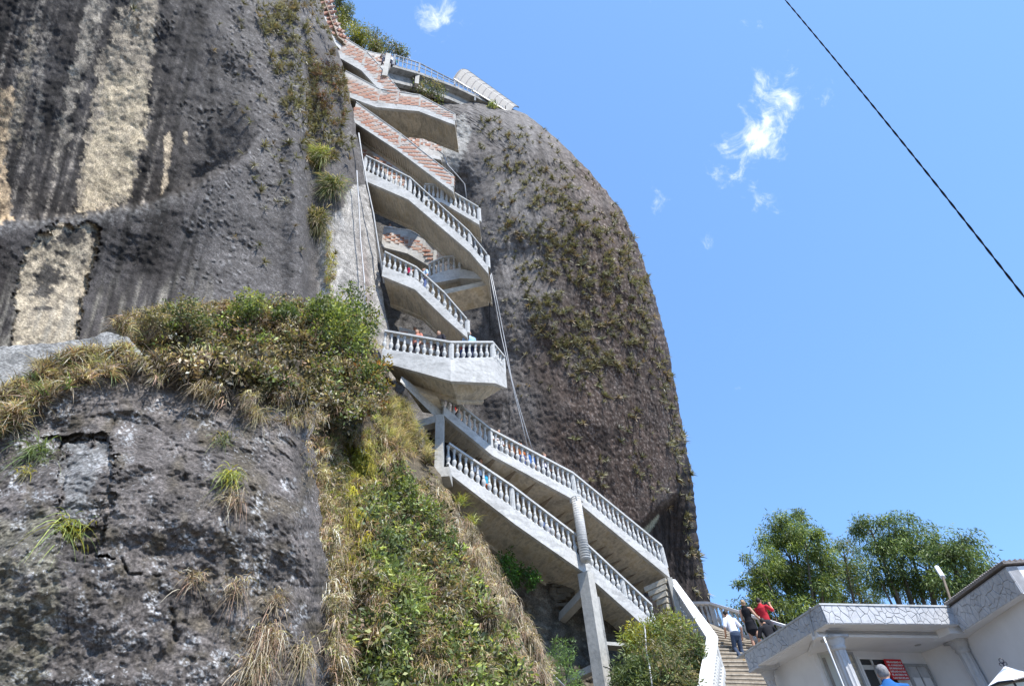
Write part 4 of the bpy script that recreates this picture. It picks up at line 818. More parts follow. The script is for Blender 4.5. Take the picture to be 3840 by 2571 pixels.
# soffits, beam, porch
sA = xy(onz(3062,2363,zF)); sB = xy(onz(3543,2369,zF)); zB = zat(sA[0], sA[1], 2386)
G().prism([(*(p0-nL*.04), zF+.03), (*(p1-nF*.04-nL*.04), zF+.03), (*(p2-nF*.04+unit(p2-p1)*.9), zF+.03), (*(p2-nF*1.2+unit(p2-p1)*.9), zF+.03), (*(p0-nL*1.2), zF+.03)], (0, 0, .1)).o('soffit', M['white'], bt)
wallq('porch_beam', sA, sB+unit(sB-sA)*1.1, zB, zF+.03, 'white', .22, nF)
wallq('corner_block', p2-nF*.16-unit(p2-p1)*.16, p2-nF*.16+unit(p2-p1)*.9, zB-.006, zF+.3, 'white', .5, nF)
K = xy(onz(3041,2434,zF+.03)); Kf = xy(onz(2880,2518,zF+.03)); wallq('side_beam', xy(onz(2850,2500,zF+.02)), sA, zB+.1, zF+.024, 'white', .2, nL)
wallq('side_wall', Kf-unit(K-Kf)*.2, K, 1.8, zF+.03, 'white', .2, nL)
zc = zB+.05; W0 = xy(onz(3206,2439,zc)); W1 = xy(onz(3440,2446,zc)); dW = unit(W1-W0); WL = K; WR = W1+dW*.8
G().prism([(*sA, zc), (*(sB+unit(sB-sA)*1.0), zc), (*(WR+dW*1.), zc), (*(WL+np.array([0,.4])), zc)], (0, 0, .08)).o('porch_ceiling', M['white'], bt)
wallq('porch_wall', W0-dW*.35, WR+dW*.6, 1.8, zc, 'white', .15)
Wm = W0-dW*.35; wallq('porch_wall', K, xy(onz(3160,2430,zc)), 1.8, zc, 'white', .15)
def onW(px, py, off=0.0, A=None, B=None):
    A = W0 if A is None else A; B = W1 if B is None else B; n = facing(A, B)*off; return onp(px, py, tuple(A+n), tuple(B+n))
def panel(name, pxs, m, off, th=.03, A=None, B=None, parent=None):
    q = [onW(x, y, off, A, B) for x, y in pxs]; n = facing(W0 if A is None else A, W1 if B is None else B)
    return G().prism([tuple(p) for p in q], (-n[0]*th, -n[1]*th, 0)).o(name, M[m], parent or bt)
# door, window, second door on the porch wall (upright edges follow the wall plane)
def rectW(name, x0, x1, ytop, m, off, th=.03, frame=.05, ybot=2800, parts=None, A=None, B=None, dmat='steel'):
    a = onW(x0, ytop, off, A, B); b = onW(x1, ytop, off, A, B); zt = (a[2]+b[2])/2; n = facing(W0 if A is None else A, W1 if B is None else B); d = unit(xy(b)-xy(a))
    r = G()
    def bx(u0, u1, z0, z1, o, t): 
        p = xy(a)+d*u0+n*o; q = xy(a)+d*u1+n*o; return G().hexa([(*p, z0), (*q, z0), (*(q-n*t), z0), (*(p-n*t), z0), (*p, z1), (*q, z1), (*(q-n*t), z1), (*(p-n*t), z1)])
    L_ = np.linalg.norm(xy(b)-xy(a)); zb = 1.85; root = bx(0, L_, zb, zt, 0, th).o(name, M[m], bt)
    root['_loc'] = bt['_loc']
    def sub(nm, g, mm):
        o = g.o(nm, M[mm], bt); o.parent = root; return o
    for u0, u1, z0, z1 in ((-frame, 0, zb, zt), (L_, L_+frame, zb, zt), (-frame, L_+frame, zt, zt+frame)): sub('frame', bx(u0, u1, z0, z1, .025, .05), dmat)
    for (u0, u1, z0, z1, mm, nm) in parts or []: sub(nm, bx(u0*L_, u1*L_, zb+(zt-zb)*z0, zb+(zt-zb)*z1, .02, .03), mm)
    return root
rectW('door', 3162, 3191, 2453, 'soffit', .02)
rectW('window', 3220, 3330, 2471, 'glass', .01, parts=[(.36,.42,0,1,'rail','mullion'), (.0,1.,.93,.96,'rail','transom')], dmat='white')
rectW('door', 3397, 3470, 2497, 'clad', .02, parts=[(.49,.51,0,1,'joint','split_line'), (.40,.43,.42,.62,'steel','handle'), (.57,.60,.42,.62,'steel','handle'), (.08,.44,.66,.92,'white','door_panel'), (.56,.92,.66,.92,'white','door_panel')])
A_g, B_g = K+unit(xy(onz(3160,2430,zc))-K)*.05, xy(onz(3160,2430,zc)); 
rectW('glazed_door', 3074, 3112, 2452, 'frost', .02, A=A_g, B=B_g, parts=[(0,1,.58,.66,'rail','rail'), (.08,.40,.66,.98,'canopy','pane')], dmat='rail')
# right wing wall facing the yard
r0 = xy(onz(3617,2396,zF3+.02)); r1 = xy(onz(3842,2240,zF3+.02)); dr_ = unit(r1-r0); wallq('yard_wall', r0-dr_*.1, r1+dr_*2.0, 1.6, zF3+.02, 'white', .2, nR)
G().prism([(*(p2-nR*.1+nF*-.1), zF3+.02), (*(p3-nR*.18+dr_*.0), zF3+.02), (*(e4+np.array([0,.2])), zF3+.02), (*(e4+np.array([.0,3.])), zF3+.02), (*(r0-dr_*.6+np.array([.5,0])), zF3+.02)], (0, 0, .09)).o('soffit', M['white'], bt)
wallq('porch_side_wall', r0-dr_*.05, W1+dW*.12, 1.8, zc, 'white', .1, nR)
FCOL = fluted_mesh('shaft', .12, M['column'], 10)
def fcol(px, py, zt, label=None, r=1.0, pos=None):
    p = onz(px, py, zt) if pos is None else pos; sc = r; s_ = inst('column', FCOL, bt, (p[0], p[1], 1.9), .1, (sc, sc, zt-.16-1.9))
    g = G().lathe([(.12*r, -.26), (.15*r, -.20), (.13*r, -.17), (.17*r, -.12), (.18*r, -.04), (.18*r, 0)], 18, (p[0], p[1], zt)); g.box((p[0], p[1], zt-.02), (.40*r, .40*r, .05), .25); g.o('capital', M['clad'], bt, True); return p
fcol(3128, 2388, zB, r=1.0); fcol(3590, 2401, zB, r=1.05); fcol(2874, 2508, zF, r=.9)
g = G(); g.tube([onp(3038,2275,tuple(p0+nL*.04),tuple(p1+nL*.04)), onp(3031,2300,tuple(p0+nL*.05),tuple(p1+nL*.05)), onp(3052,2384,tuple(p0+nL*.05),tuple(p1+nL*.05))], .022, 6).o('rain_pipe', M['steel'], bt)
q0 = P(3098,2408,13.75); g = G(); g.tube([P(3090,2388,13.9), q0, (q0[0], q0[1], 1.9)], .018, 6).o('rain_pipe', M['white'], bt)
for (x, y) in ((3443, 2418), (3145, 2408)):
    q = onz(x, y, zc-.01); G().lathe([(.05, -.015), (.07, -.01), (.07, .01)], 14, (q[0], q[1], zc)).o('ceiling_spot', M['steel'], bt)
G().prism([(*(p0+nL*.04), zF-.06), (*(p0-nL*.5), zF-.06), (*(p0-nL*.5+nF*.5), zF-.06), (*(p0+nL*.04+nF*.4), zF-.06)], (0, 0, .05)).o('ledge', M['clad'], bt)

# red notice board with white lettering
sq = [(3315,2469),(3377,2470),(3403,2545),(3341,2545)]; sgn = thing('notice_sign', onW(3360,2545,.12), 'red board with white capital lettering hanging beside the porch window', 'sign')
a = onW(3315, 2469, .12); b = onW(3377, 2470, .12); dn = unit(xy(b)-xy(a)); wS = np.linalg.norm(xy(b)-xy(a)); zt = a[2]; zb = zat(a[0], a[1], 2545); nS = facing(W0, W1)
q = [(*a[:2], zb), (*b[:2], zb), (*(xy(b)-nS*.03), zb), (*(xy(a)-nS*.03), zb)]; G().hexa(q+[(x, y, zt) for x, y, _ in q]).o('board', M['red'], sgn)
LINES = ['PROHIBIDO', 'EL CONSUMO', 'DE MANGOS Y', 'HELADOS EN', 'EL ASCENSO DE', 'LAS ESCALAS']
hS_ = zt-zb
for i, tx in enumerate(LINES):
    cu = bpy.data.curves.new('lettering', 'FONT'); cu.body = tx; cu.size = 1; cu.extrude = .006; cu.offset = .012; cu.align_x = 'CENTER'; cu.resolution_u = 1
    to = bpy.data.objects.new('lettering', cu); COL.objects.link(to); dg = bpy.context.evaluated_depsgraph_get(); me = bpy.data.meshes.new_from_object(to.evaluated_get(dg)); bpy.data.objects.remove(to)
    me.materials.clear(); me.materials.append(M['lampwhite']); xs_ = [v.co.x for v in me.vertices]; w_ = max(xs_)-min(xs_)
    o = bpy.data.objects.new('lettering', me); COL.objects.link(o); o.parent = sgn; sc = min(wS*.86/w_, .2)
    pos = xy(a)+dn*wS*.5+nS*.006; z = zt-hS_*(.15+.155*i)-.02
    o.matrix_basis = Matrix.Translation((pos[0]-sgn['_loc'][0], pos[1]-sgn['_loc'][1], z-sgn['_loc'][2])) @ Matrix(((dn[0], 0, nS[0], 0), (dn[1], 0, nS[1], 0), (0, 1, 0, 0), (0, 0, 0, 1))) @ Matrix.Diagonal((sc, hS_*.13, 1, 1))

# yard lamp
lp = P(3767,2496,7.2); lt = thing('yard_lamp', (lp[0], lp[1], 0), 'black lantern with white pyramid cap and frosted panes in front of the white wall', 'lamp')
R_ = .25; rh_ = .15; n4 = 6; ang = [math.radians(10)+k*2*math.pi/n4 for k in range(n4)]
az_l = math.atan2(-lp[1], -lp[0]); ang = [az_l+k*2*math.pi/n4 for k in range(n4)]
top = tuple(lp); ring = [(lp[0]+R_*math.cos(a), lp[1]+R_*math.sin(a), lp[2]-rh_) for a in ang]
mid = [(lp[0]+R_*.95*math.cos(a+math.pi/n4)*math.cos(math.pi/n4), lp[1]+R_*.95*math.sin(a+math.pi/n4)*math.cos(math.pi/n4), lp[2]-rh_+.018) for a in ang]
g = G(); v = [top]+ring+mid; f = []
for k in range(n4): f += [(0, 1+k, 1+n4+k), (0, 1+n4+k, 1+(k+1) % n4)]
g.add(v, f).o('cap', M['lampwhite'], lt)
g = G()
for k in range(n4): g.tube([ring[k], mid[k], ring[(k+1) % n4]], .009, 5)
g.o('cap_rim', M['iron'], lt)
lo = [(lp[0]+.12*math.cos(a), lp[1]+.12*math.sin(a), lp[2]-rh_-.34) for a in ang]; hi = [(lp[0]+R_*.86*math.cos(a), lp[1]+R_*.86*math.sin(a), lp[2]-rh_-.01) for a in ang]
for k in range(n4):
    G().tube([hi[k], lo[k]], .009, 5).o('bar', M['iron'], lt); mk('pane', [hi[k], hi[(k+1) % n4], lo[(k+1) % n4], lo[k]], [(0, 1, 2, 3)], M['frost'], lt)
G().lathe([(.13, -.03), (.13, 0), (.05, -.06)][::-1], 8, (lp[0], lp[1], lp[2]-rh_-.34)).o('base_ring', M['iron'], lt)
G().tube([(lp[0], lp[1], 0), (lp[0], lp[1], 1.0), (lp[0], lp[1], lp[2]-rh_-.4)], [.06, .04, .03], 10).o('post', M['iron'], lt)
g = G(); xr = np.array([-math.sin(az_l), math.cos(az_l), 0]); up = np.array([0, 0, 1.]); q = A3(top)
g.tube([q-up*.02, q+up*.03], .006, 6); g.tube([q+up*.045+xr*.016*math.cos(a)+up*.018*math.sin(a) for a in np.linspace(-1.57, 4.71, 14)], .0035, 5)
for sgn_ in (-1, 1): g.tube([q+up*(.018+.012*math.sin(a))+xr*sgn_*(.018-.012*math.cos(a)*(1-t*.4)) for a, t in zip(np.linspace(0, 5, 12), np.linspace(0, 1, 12))], .0035, 5)
g.o('finial', M['iron'], lt)
tag(G().box((8.0, 14.5, .9), (14, 10, 1.8)).o('terrace', M['ground'], None, False, (8, 14.5, 0)), kind='structure')
# thin pole with a white tube head against the trees
a = P(3513,2127,24); b = P(3536,2163,23.3); c = P(3570,2262,22.6); pl = thing('tube_lamp_pole', (c[0], c[1], 0), 'slim pole topped by a slanting white tube in front of the eucalyptus', 'pole')
G().tube([a, b], .075, 8).o('tube_head', M['lampwhite'], pl); G().tube([b, c, (c[0], c[1], 0)], .035, 6).o('pole', M['bark'], pl)

# ------------------------------------------------------------------ people
SKIN = plain('skin', (.50, .29, .20), .55, 0, .06, 8, .05, .003)
HAIRS = {'dark': plain('dark_hair', (.025, .02, .018), .6), 'grey': plain('grey_hair', (.27, .27, .28), .8, 0, .45, 22, .6, .02), 'brown': plain('brown_hair', (.10, .06, .035), .6), 'blond': plain('fair_hair', (.34, .25, .15), .6)}
_cl = {}
def cl(c):
    if c not in _cl: _cl[c] = cloth('cloth', c)
    return _cl[c]
def remesh(name, g, m, parent, vox, cut=None):
    me = bpy.data.meshes.new(name); me.from_pydata(g.v, [], g.f); o = bpy.data.objects.new(name, me); COL.objects.link(o)
    r = o.modifiers.new('r', 'REMESH'); r.mode = 'VOXEL'; r.voxel_size = vox; sm = o.modifiers.new('s', 'SMOOTH'); sm.iterations = 3; sm.factor = .5
    dg = bpy.context.evaluated_depsgraph_get(); m2 = bpy.data.meshes.new_from_object(o.evaluated_get(dg)); bpy.data.objects.remove(o); bpy.data.meshes.remove(me)
    m2.name = name; m2.materials.clear(); m2.materials.append(m); m2.polygons.foreach_set('use_smooth', np.ones(len(m2.polygons), bool))
    o = bpy.data.objects.new(name, m2); COL.objects.link(o); o.parent = parent; return o
def limb(g, pts, rs, n=12, flat=None):
    pts = [Vector(p) for p in pts]; rs = [r if isinstance(r, tuple) else (r, r) for r in rs]; secs = []
    P_ = [pts[0]-(pts[1]-pts[0]).normalized()*rs[0][0]*.8]+pts+[pts[-1]+(pts[-1]-pts[-2]).normalized()*rs[-1][0]*.8]; R_ = [(rs[0][0]*.45, rs[0][1]*.45)]+rs+[(rs[-1][0]*.45, rs[-1][1]*.45)]
    X = Vector((1, 0, 0))
    for i, p in enumerate(P_):
        d = (P_[min(i+1, len(P_)-1)]-P_[max(0, i-1)]).normalized(); a = X-d*X.dot(d)
        a = a.normalized() if a.length > .15 else (Vector((0, 1, 0))-d*d.y).normalized()
        b = d.cross(a); secs.append([tuple(p+a*math.cos(t)*R_[i][0]+b*math.sin(t)*R_[i][1]) for t in [2*math.pi*k/n for k in range(n)]])
    g.loft(secs); return g
def blob(g, c, r, n=12):
    r = r if isinstance(r, tuple) else (r, r, r); secs = []
    for j in range(1, 8): t = math.pi*j/8; secs.append([(c[0]+r[0]*math.sin(t)*math.cos(a), c[1]+r[1]*math.sin(t)*math.sin(a), c[2]-r[2]*math.cos(t)) for a in [2*math.pi*k/n for k in range(n)]])
    g.loft(secs)
def person(feet, yaw, label, top, bottom, hair='dark', H=1.70, group=None, lean=0., arms=None, legs=None, female=False, shorts=False, sleeve=.45, cap=None, dress=False, vox=.016, shoes=(.05,.04,.035), bald=False, head=(0, 0), sleeveless=False, hand_px=True):
    """local frame: x to the person's right, y ahead, z up; arms = ((elbow, wrist) left, right) offsets from the shoulder"""
    k = H/1.70; rt = bpy.data.objects.new('person', None); COL.objects.link(rt); rt.empty_display_size = .2; tag(rt, label, 'person', group)
    V = lambda x, y, z: Vector((x*k, y*k, z*k)); sh = .165 if female else .19; wst = .10 if female else .135
    def up(x, y, z):                        # bend the upper body forward about the hips
        dz = z-.93; return V(x, y+dz*math.sin(lean), .93+dz*math.cos(lean))
    legs = legs or (((-.10, .02, .48), (-.11, -.02, .07)), ((.10, .02, .48), (.11, -.02, .07)))
    arms = arms or (((-.06, -.02, -.28), (-.05, .08, -.52)), ((.06, -.02, -.28), (.05, .08, -.52)))
    b = G()
    tor = [up(0, 0, .90), up(0, .01, 1.0), up(0, .01, 1.12), up(0, .015, 1.26), up(0, 0, 1.38), up(0, -.01, 1.44)]
    rad = [(.15*k, .11*k), ((.155 if female else .14)*k, .105*k), (wst*k, .09*k), (.145*k, .11*k), (.15*k, .095*k), (.08*k, .07*k)]
    limb(b, tor, rad, 16); limb(b, [up(0, -.015, 1.42), up(0, .005, 1.53)], [.056*k, .052*k])
    hc = up(head[0], .02+head[1], 1.60); blob(b, hc, (.073*k, .092*k, .112*k), 16); blob(b, hc+V(0, .035, -.06), (.05*k, .055*k, .055*k))
    blob(b, hc+V(0, .098, -.012), (.014*k, .02*k, .024*k), 8); blob(b, hc+V(-.076, -.005, -.005), (.012*k, .02*k, .03*k), 8); blob(b, hc+V(.076, -.005, -.005), (.012*k, .02*k, .03*k), 8)
    sl = []; wr = []; A = []
    for s, (el, wt) in zip((-1, 1), arms):
        S0 = up(s*sh, -.005, 1.385); E0 = S0+V(*el); W0_ = S0+V(*wt); limb(b, [up(s*sh*.55, 0, 1.40), S0, (S0+E0)/2, E0], [.055*k, .054*k, .046*k, .040*k]); limb(b, [E0, E0+(W0_-E0)*.35, W0_], [.040*k, .040*k, .027*k])
        d = (W0_-E0).normalized(); sd = d.cross(Vector((0, 1, 0))); sd = sd.normalized() if sd.length > .2 else Vector((1, 0, 0)); nn_ = sd.cross(d).normalized()
        pm = W0_+d*.075*k; limb(b, [W0_+d*.01, W0_+d*.05*k, pm+d*.015*k], [(.026*k, .02*k), (.036*k, .018*k), (.038*k, .016*k)])
        for q, (o, ln) in enumerate(((-.027, .062), (-.009, .074), (.009, .070), (.027, .055))):
            p0_ = pm+sd*o*k+d*.01*k; p1_ = p0_+d*ln*.55*k+nn_*.006*k; p2_ = p1_+d*ln*.40*k+nn_*.022*k; limb(b, [p0_, p1_, p2_], [.0095*k, .009*k, .0075*k], 7)
        t0 = W0_+d*.03*k+sd*.03*k*-s; limb(b, [t0, t0+sd*.03*k*-s+d*.02*k, t0+sd*.035*k*-s+d*.05*k], [.012*k, .011*k, .009*k], 7)
        A.append((S0, E0, W0_))
    Lg = []
    for s, (kn, an) in zip((-1, 1), legs):
        Hp = V(s*.085, 0, .90); K_ = V(*kn); An = V(*an); limb(b, [Hp, (Hp+K_)/2, K_], [.088*k, .074*k, .052*k]); limb(b, [K_, K_+(An-K_)*.3, An], [.05*k, .054*k, .034*k]); Lg.append((Hp, K_, An))
        limb(b, [An+V(0, -.04, -.03), An+V(0, .04, -.04), An+V(0, .15, -.045)], [(.034*k, .034*k), (.038*k, .03*k), (.036*k, .022*k)])
    remesh('body', b, SKIN, rt, min(vox, .0085) if vox < .015 else vox)
    # clothes
    c = G(); e = .016*k; n0 = 1 if not dress else 0
    limb(c, [up(0, 0, .91 if not dress else .80)]+tor[1:5]+[up(0, -.005, 1.44)], [(.148*k, .108*k)]+[(r[0]+e, r[1]+e) for r in rad[1:5]]+[(.11*k, .08*k)], 18)
    if dress: limb(c, [up(0, 0, .98), up(0, 0, .84), V(0, .0, .70)], [(.17*k, .13*k), (.185*k, .14*k), (.20*k, .15*k)], 18)
    for S0, E0, W0_ in A:
        if sleeveless: continue
        q = [S0+(E0-S0)*t for t in (0, .5, min(1, sleeve*2))] if sleeve <= .5 else [S0, E0, E0+(W0_-E0)*(sleeve-.5)*2]
        limb(c, [up((S0.x/k)*.5, 0, 1.40)]+q, [.062*k, .068*k, .062*k, .058*k])
    remesh('dress' if dress else 'shirt', c, cl(top), rt, vox)
    if not dress:
        c = G(); limb(c, [V(0, 0, .84), V(0, 0, .93), up(0, 0, .97)], [(.158*k, .13*k), (.17*k, .132*k), (.150*k, .115*k)], 18)
        for Hp, K_, An in Lg:
            if shorts: limb(c, [Hp, (Hp+K_)/2, K_+(Hp-K_)*.2], [.098*k, .09*k, .082*k])
            else: limb(c, [Hp, (Hp+K_)/2, K_, K_+(An-K_)*.4, An+V(0, 0, .0)], [.098*k, .086*k, .068*k, .064*k, .056*k])
        remesh('trousers', c, cl(bottom), rt, vox)
    for Hp, K_, An in Lg: c = G(); limb(c, [An+V(0, -.055, -.035), An+V(0, .04, -.035), An+V(0, .17, -.045)], [(.042*k, .04*k), (.046*k, .036*k), (.042*k, .026*k)]); c.box(An+V(0, .05, -.066), (.085*k, .26*k, .022*k)); remesh('shoe', c, cl(shoes), rt, max(.012, vox))
    c = G(); blob(c, hc+V(0, -.014, .022), (.080*k, .094*k, .103*k), 16)
    if female: blob(c, hc+V(0, -.10, .02), .045*k)
    h = G(); h.v = [p for p in c.v]; h.f = c.f; hh = mk_local('hair', h, HAIRS[hair], rt)
    if cap is not None: c = G(); blob(c, hc+V(0, -.005, .055), (.086*k, .10*k, .075*k)); c.box(hc+V(0, .11, .045), (.13*k, .10*k, .012*k)); remesh('cap', c, cl(cap), rt, .012)
    for s in (-1, 1): c = G(); blob(c, hc+V(s*.03, .084, .012), (.012*k, .008*k, .007*k), 8); mk_local('eye', c, M['dark'], rt)
    c = G(); blob(c, hc+V(0, .088, -.055), (.022*k, .008*k, .006*k), 8); mk_local('mouth', c, cl((.35,.10,.09)), rt)
    rt.location = tuple(float(q) for q in feet); rt.rotation_euler = (0, 0, yaw); rt['_loc'] = [float(q) for q in feet]; rt['_k'] = k
    return rt, A
def mk_local(name, g, m, parent):
    me = bpy.data.meshes.new(name); me.from_pydata(g.v, [], g.f); me.materials.append(m); me.update(); me.polygons.foreach_set('use_smooth', np.ones(len(me.polygons), bool))
    o = bpy.data.objects.new(name, me); COL.objects.link(o); o.parent = parent; return o
# four people on the entrance stairs (yaw 0 looks away from the camera, +z turns left)
fp = P(2792,2492,22.3); person(fp, .35, 'man in white t-shirt and jeans climbing the entrance stairs with bowed head', (.74,.74,.80), (.055,.075,.12), lean=.16, H=1.74, vox=.012, head=(0, .06), hair='dark',
    arms=(((-.10, -.04, -.27), (-.03, .13, -.42)), ((.12, -.06, -.25), (.14, .04, -.48))), legs=(((-.10, .10, .52), (-.10, -.10, .14)), ((.10, .07, .48), (.11, .0, .07))), shoes=(.42,.27,.10))
fp = P(2848,2445,23.0); wm, WA = person(fp, -.5, 'woman in short sleeveless black dress with hair tied up holding a green bottle', (.018,.018,.022), None, female=True, dress=True, sleeveless=True, lean=-.10, H=1.68, hair='blond', vox=.012,
    arms=(((-.05, .05, -.27), (-.02, .22, -.34)), ((.12, -.02, -.26), (.24, .10, -.44))), legs=(((-.10, .0, .48), (-.10, -.03, .08)), ((.12, .02, .48), (.16, -.02, .07))), shoes=(.7,.68,.66))
wm.rotation_euler[2] = -.5; hw = WA[1][2]; mw = Matrix.Translation(fp.tolist()) @ Matrix.Rotation(-.5, 4, 'Z'); hp = mw @ (hw+Vector((.02, .03, -.11)))
bt_ = thing('bottle', (hp[0], hp[1], hp[2]-.2), 'green glass bottle held low by the woman in black', 'bottle'); G().lathe([(.005,0),(.035,.005),(.036,.15),(.028,.19),(.013,.22),(.013,.28)], 12, (hp[0], hp[1], hp[2]-.2)).o('glass_body', M['bottle'], bt_, True); G().lathe([(.037,.05),(.0375,.05),(.0375,.12),(.037,.12)], 12, (hp[0], hp[1], hp[2]-.2)).o('label_band', M['lampwhite'], bt_)
fp = P(2912,2443,23.5); rm, RA = person(fp, -.75, 'man in red polo shirt raising both hands to photograph the rock', (.50,.035,.05), (.05,.05,.06), H=1.76, vox=.012, hair='dark', lean=-.05,
    arms=(((-.06, .22, -.10), (.05, .40, .12)), ((.10, .22, -.14), (-.02, .40, .14))))
mw = Matrix.Translation(fp.tolist()) @ Matrix.Rotation(-.75, 4, 'Z'); hp = mw @ ((RA[0][2]+RA[1][2])/2+Vector((0, .06, .10)))
tag(G().box(hp, (.14, .03, .08), -.75).o('phone', M['dark']), 'dark phone held up by the man in red', 'phone')
fp = P(2945,2535,21.8); person(fp, .1, 'broad man in black t-shirt bending forward behind the corner of the roof', (.02,.02,.024), (.05,.06,.09), H=1.80, vox=.012, hair='dark', lean=.30, head=(0, .05), arms=(((-.12, .06, -.27), (-.10, .22, -.46)), ((.14, .06, -.25), (.16, .16, -.46))))
fp = P(3310,2511,11.3); person((fp[0]+.0, fp[1], 1.95), -.35, 'grey-haired old man in blue shirt standing before the porch', (.03,.13,.36), (.2,.2,.2), H=1.78, vox=.012, hair='grey', lean=.12, sleeve=.5)
# visitors on the flights, mostly behind the railings
def on_flight(f, px, py_feet, inset, yaw, label, top, bottom, **kw):
    XY, z0 = f[1], f[2]; n = f[5][0]; best = None
    for i in range(len(XY)-1):
        for t in np.linspace(0, 1, 60):
            q = XY[i]+(XY[i+1]-XY[i])*t+n*inset; z = z0[i]+(z0[i+1]-z0[i])*t-.02; x_, y_ = proj((q[0], q[1], z+.9))
            if best is None or abs(x_-px) < best[0]: best = (abs(x_-px), (q[0], q[1], z))
    return person(best[1], yaw, label, top, bottom, group='visitors on the staircase', vox=.022, **kw)
AM = (((-.12, -.02, -.27), (-.05, .2, -.36)), ((.12, -.02, -.27), (.05, .2, -.36)))
on_flight(f2, 1872, 0, .8, -2.2, 'visitor in white shirt behind the long upper railing, just right of its bend', (.72,.73,.78), (.03,.04,.08), arms=AM)
on_flight(f2, 1925, 0, .9, -2.0, 'visitor in dark patterned brown top on the long upper flight', (.20,.10,.06), (.03,.03,.04), female=True, hair='brown')
on_flight(f2, 1958, 0, .7, 1.0, 'visitor in orange top on the long upper flight', (.55,.18,.06), (.10,.14,.30))
on_flight(f2, 1990, 0, .9, -2.3, 'visitor in blue top left of the little box roof', (.06,.16,.42), (.08,.08,.09))
on_flight(f2, 2042, 0, .7, -1.4, 'visitor in pale lilac shirt leaning at the long upper railing', (.62,.62,.75), (.03,.03,.05), female=True, hair='brown', arms=AM)
on_flight(f2, 1706, 0, .7, 2.2, 'visitor in red glimpsed behind the top spindles of the long upper railing', (.55,.04,.04), (.05,.05,.07), H=1.6)
on_flight(f2, 1728, 0, .9, 2.2, 'visitor in blue behind the top spindles of the long upper railing', (.06,.10,.42), (.05,.05,.07), H=1.6)
on_flight(f1, 1802, 0, .7, -2.6, 'man in white shirt with face turned to the railing of the lowest flight', (.74,.75,.80), (.04,.05,.09), H=1.72)
on_flight(f1, 1822, 0, .5, -2.2, 'child in blue and orange beside the man in white on the lowest flight', (.05,.40,.65), (.60,.16,.06), H=1.15)
on_flight(f1, 2066, 0, .8, 1.2, 'stooping visitor in pale lilac shirt before the round column', (.55,.58,.80), (.4,.4,.45), lean=.7, H=1.6)
on_flight(f3, 1565, 0, .6, 2.6, 'visitor in coral top on the curved landing', (.55,.22,.16), (.05,.05,.07), female=True, hair='brown')
on_flight(f3, 1645, 0, .5, 2.6, 'visitor in dark clothes on the curved landing left of the post', (.03,.03,.04), (.04,.04,.05))
on_flight(f3, 1742, 0, .6, -2.8, 'visitor in red on the curved landing right of the post', (.45,.05,.05), (.06,.10,.25), H=1.6)
on_flight(f3, 1760, 0, .4, -2.8, 'visitor in light blue on the curved landing', (.35,.55,.85), (.04,.05,.10))
on_flight(f4, 1590, 0, .6, 2.2, 'visitor in pale blue on the flight above the curved landing', (.45,.60,.80), (.10,.14,.30))
on_flight(f4, 1535, 0, .7, 2.4, 'visitor in crimson low behind the left railing above the curved landing', (.50,.03,.10), (.05,.05,.07), H=1.5)
for (px, py, h, lb, tp) in ((1462, 846, 20.3, 'visitor with bare head in white top looking out of the dark cleft', (.7,.7,.72)), (1556, 1235, 18.3, 'visitor leaning out of the dark opening above the curved landing', (.10,.10,.12)), (1468, 215, 17.2, 'visitor in white standing at the summit walkway railing', (.75,.76,.8)), (1480, 222, 17.5, 'second visitor at the summit walkway railing, in teal', (.08,.35,.38)), (1445, 208, 17.2, 'visitor with dark hair behind the short summit parapet', (.2,.2,.22))):
    q = P(px, py, h); person((q[0], q[1], q[2]-1.6), 3.14-math.atan2(q[0], q[1]), lb, tp, (.05,.06,.10), group='visitors on the staircase', vox=.024, arms=AM)

# ------------------------------------------------------------------ trees
def tree(name, pxc, base_py, hdist, crown, label, nclump, leaf, cols, seed, group, nleaf=150, trunk_r=.2, ground_z=None, gap=.0):
    """crown: list of (px, py, radius px) blobs as seen; built as clumps of leaves through an uneven volume"""
    global rng
    r = np.random.default_rng(seed); q = P(pxc, base_py, hdist); zb = ground_z if ground_z is not None else q[2]-6
    root = thing(name, (q[0], q[1], zb), label, 'tree', group); g = G(); base = np.array([q[0], q[1], zb]); cl_ = []
    for (x, y, rp) in crown:
        c = P(x, y, hdist+r.uniform(-1.2, 1.2)); R0 = rp/F_PX*np.linalg.norm(c)*1.0
        g.tube([base, base+(c-base)*.5+np.array([0, 0, .8]), c], [trunk_r, trunk_r*.5, trunk_r*.2], 7)
        n = max(11, int(nclump*(rp/100)**2))
        d = unit(r.normal(size=(n, 3))); rad = R0*(r.uniform(.25, 1.0, n)**.5)*(1+.25*fbm(d*2+seed, 2)); cc = c+d*rad[:, None]*np.array([1, 1, .95])
        cl_.append(cc)
        for k in range(0, n, 3): g.tube([c-np.array([0, 0, R0*.4]), (c+cc[k])/2-np.array([0, 0, .1*R0]), cc[k]], [trunk_r*.16, trunk_r*.10, .012], 4)
    g.o('trunk', M['bark'], root)
    cc = np.concatenate(cl_); m = len(cc); cs = r.uniform(.35, .75, m)
    idx = np.repeat(np.arange(m), nleaf); off = r.normal(size=(len(idx), 3)); off = off/np.linalg.norm(off, axis=1)[:, None]*(r.uniform(0, 1, len(idx))**.45)[:, None]*cs[idx][:, None]*np.array([1, 1, .8])
    pos = cc[idx]+off; ctone = 1+r.normal(0, .22, m)[idx]; d = unit(r.normal(0, .55, (len(idx), 3))+np.array([0, 0, -.75])+unit(off)*.5)
    col = cmix(len(idx), cols, None, .15)*np.clip(ctone, .5, 1.7)[:, None]; V, Fc, C_ = leaves(pos, d, leaf*r.uniform(.6, 1.3, len(idx)), leaf*.24, col)
    o = mk('crown', V, Fc, M['glossleaf'], root, False, C_); return root
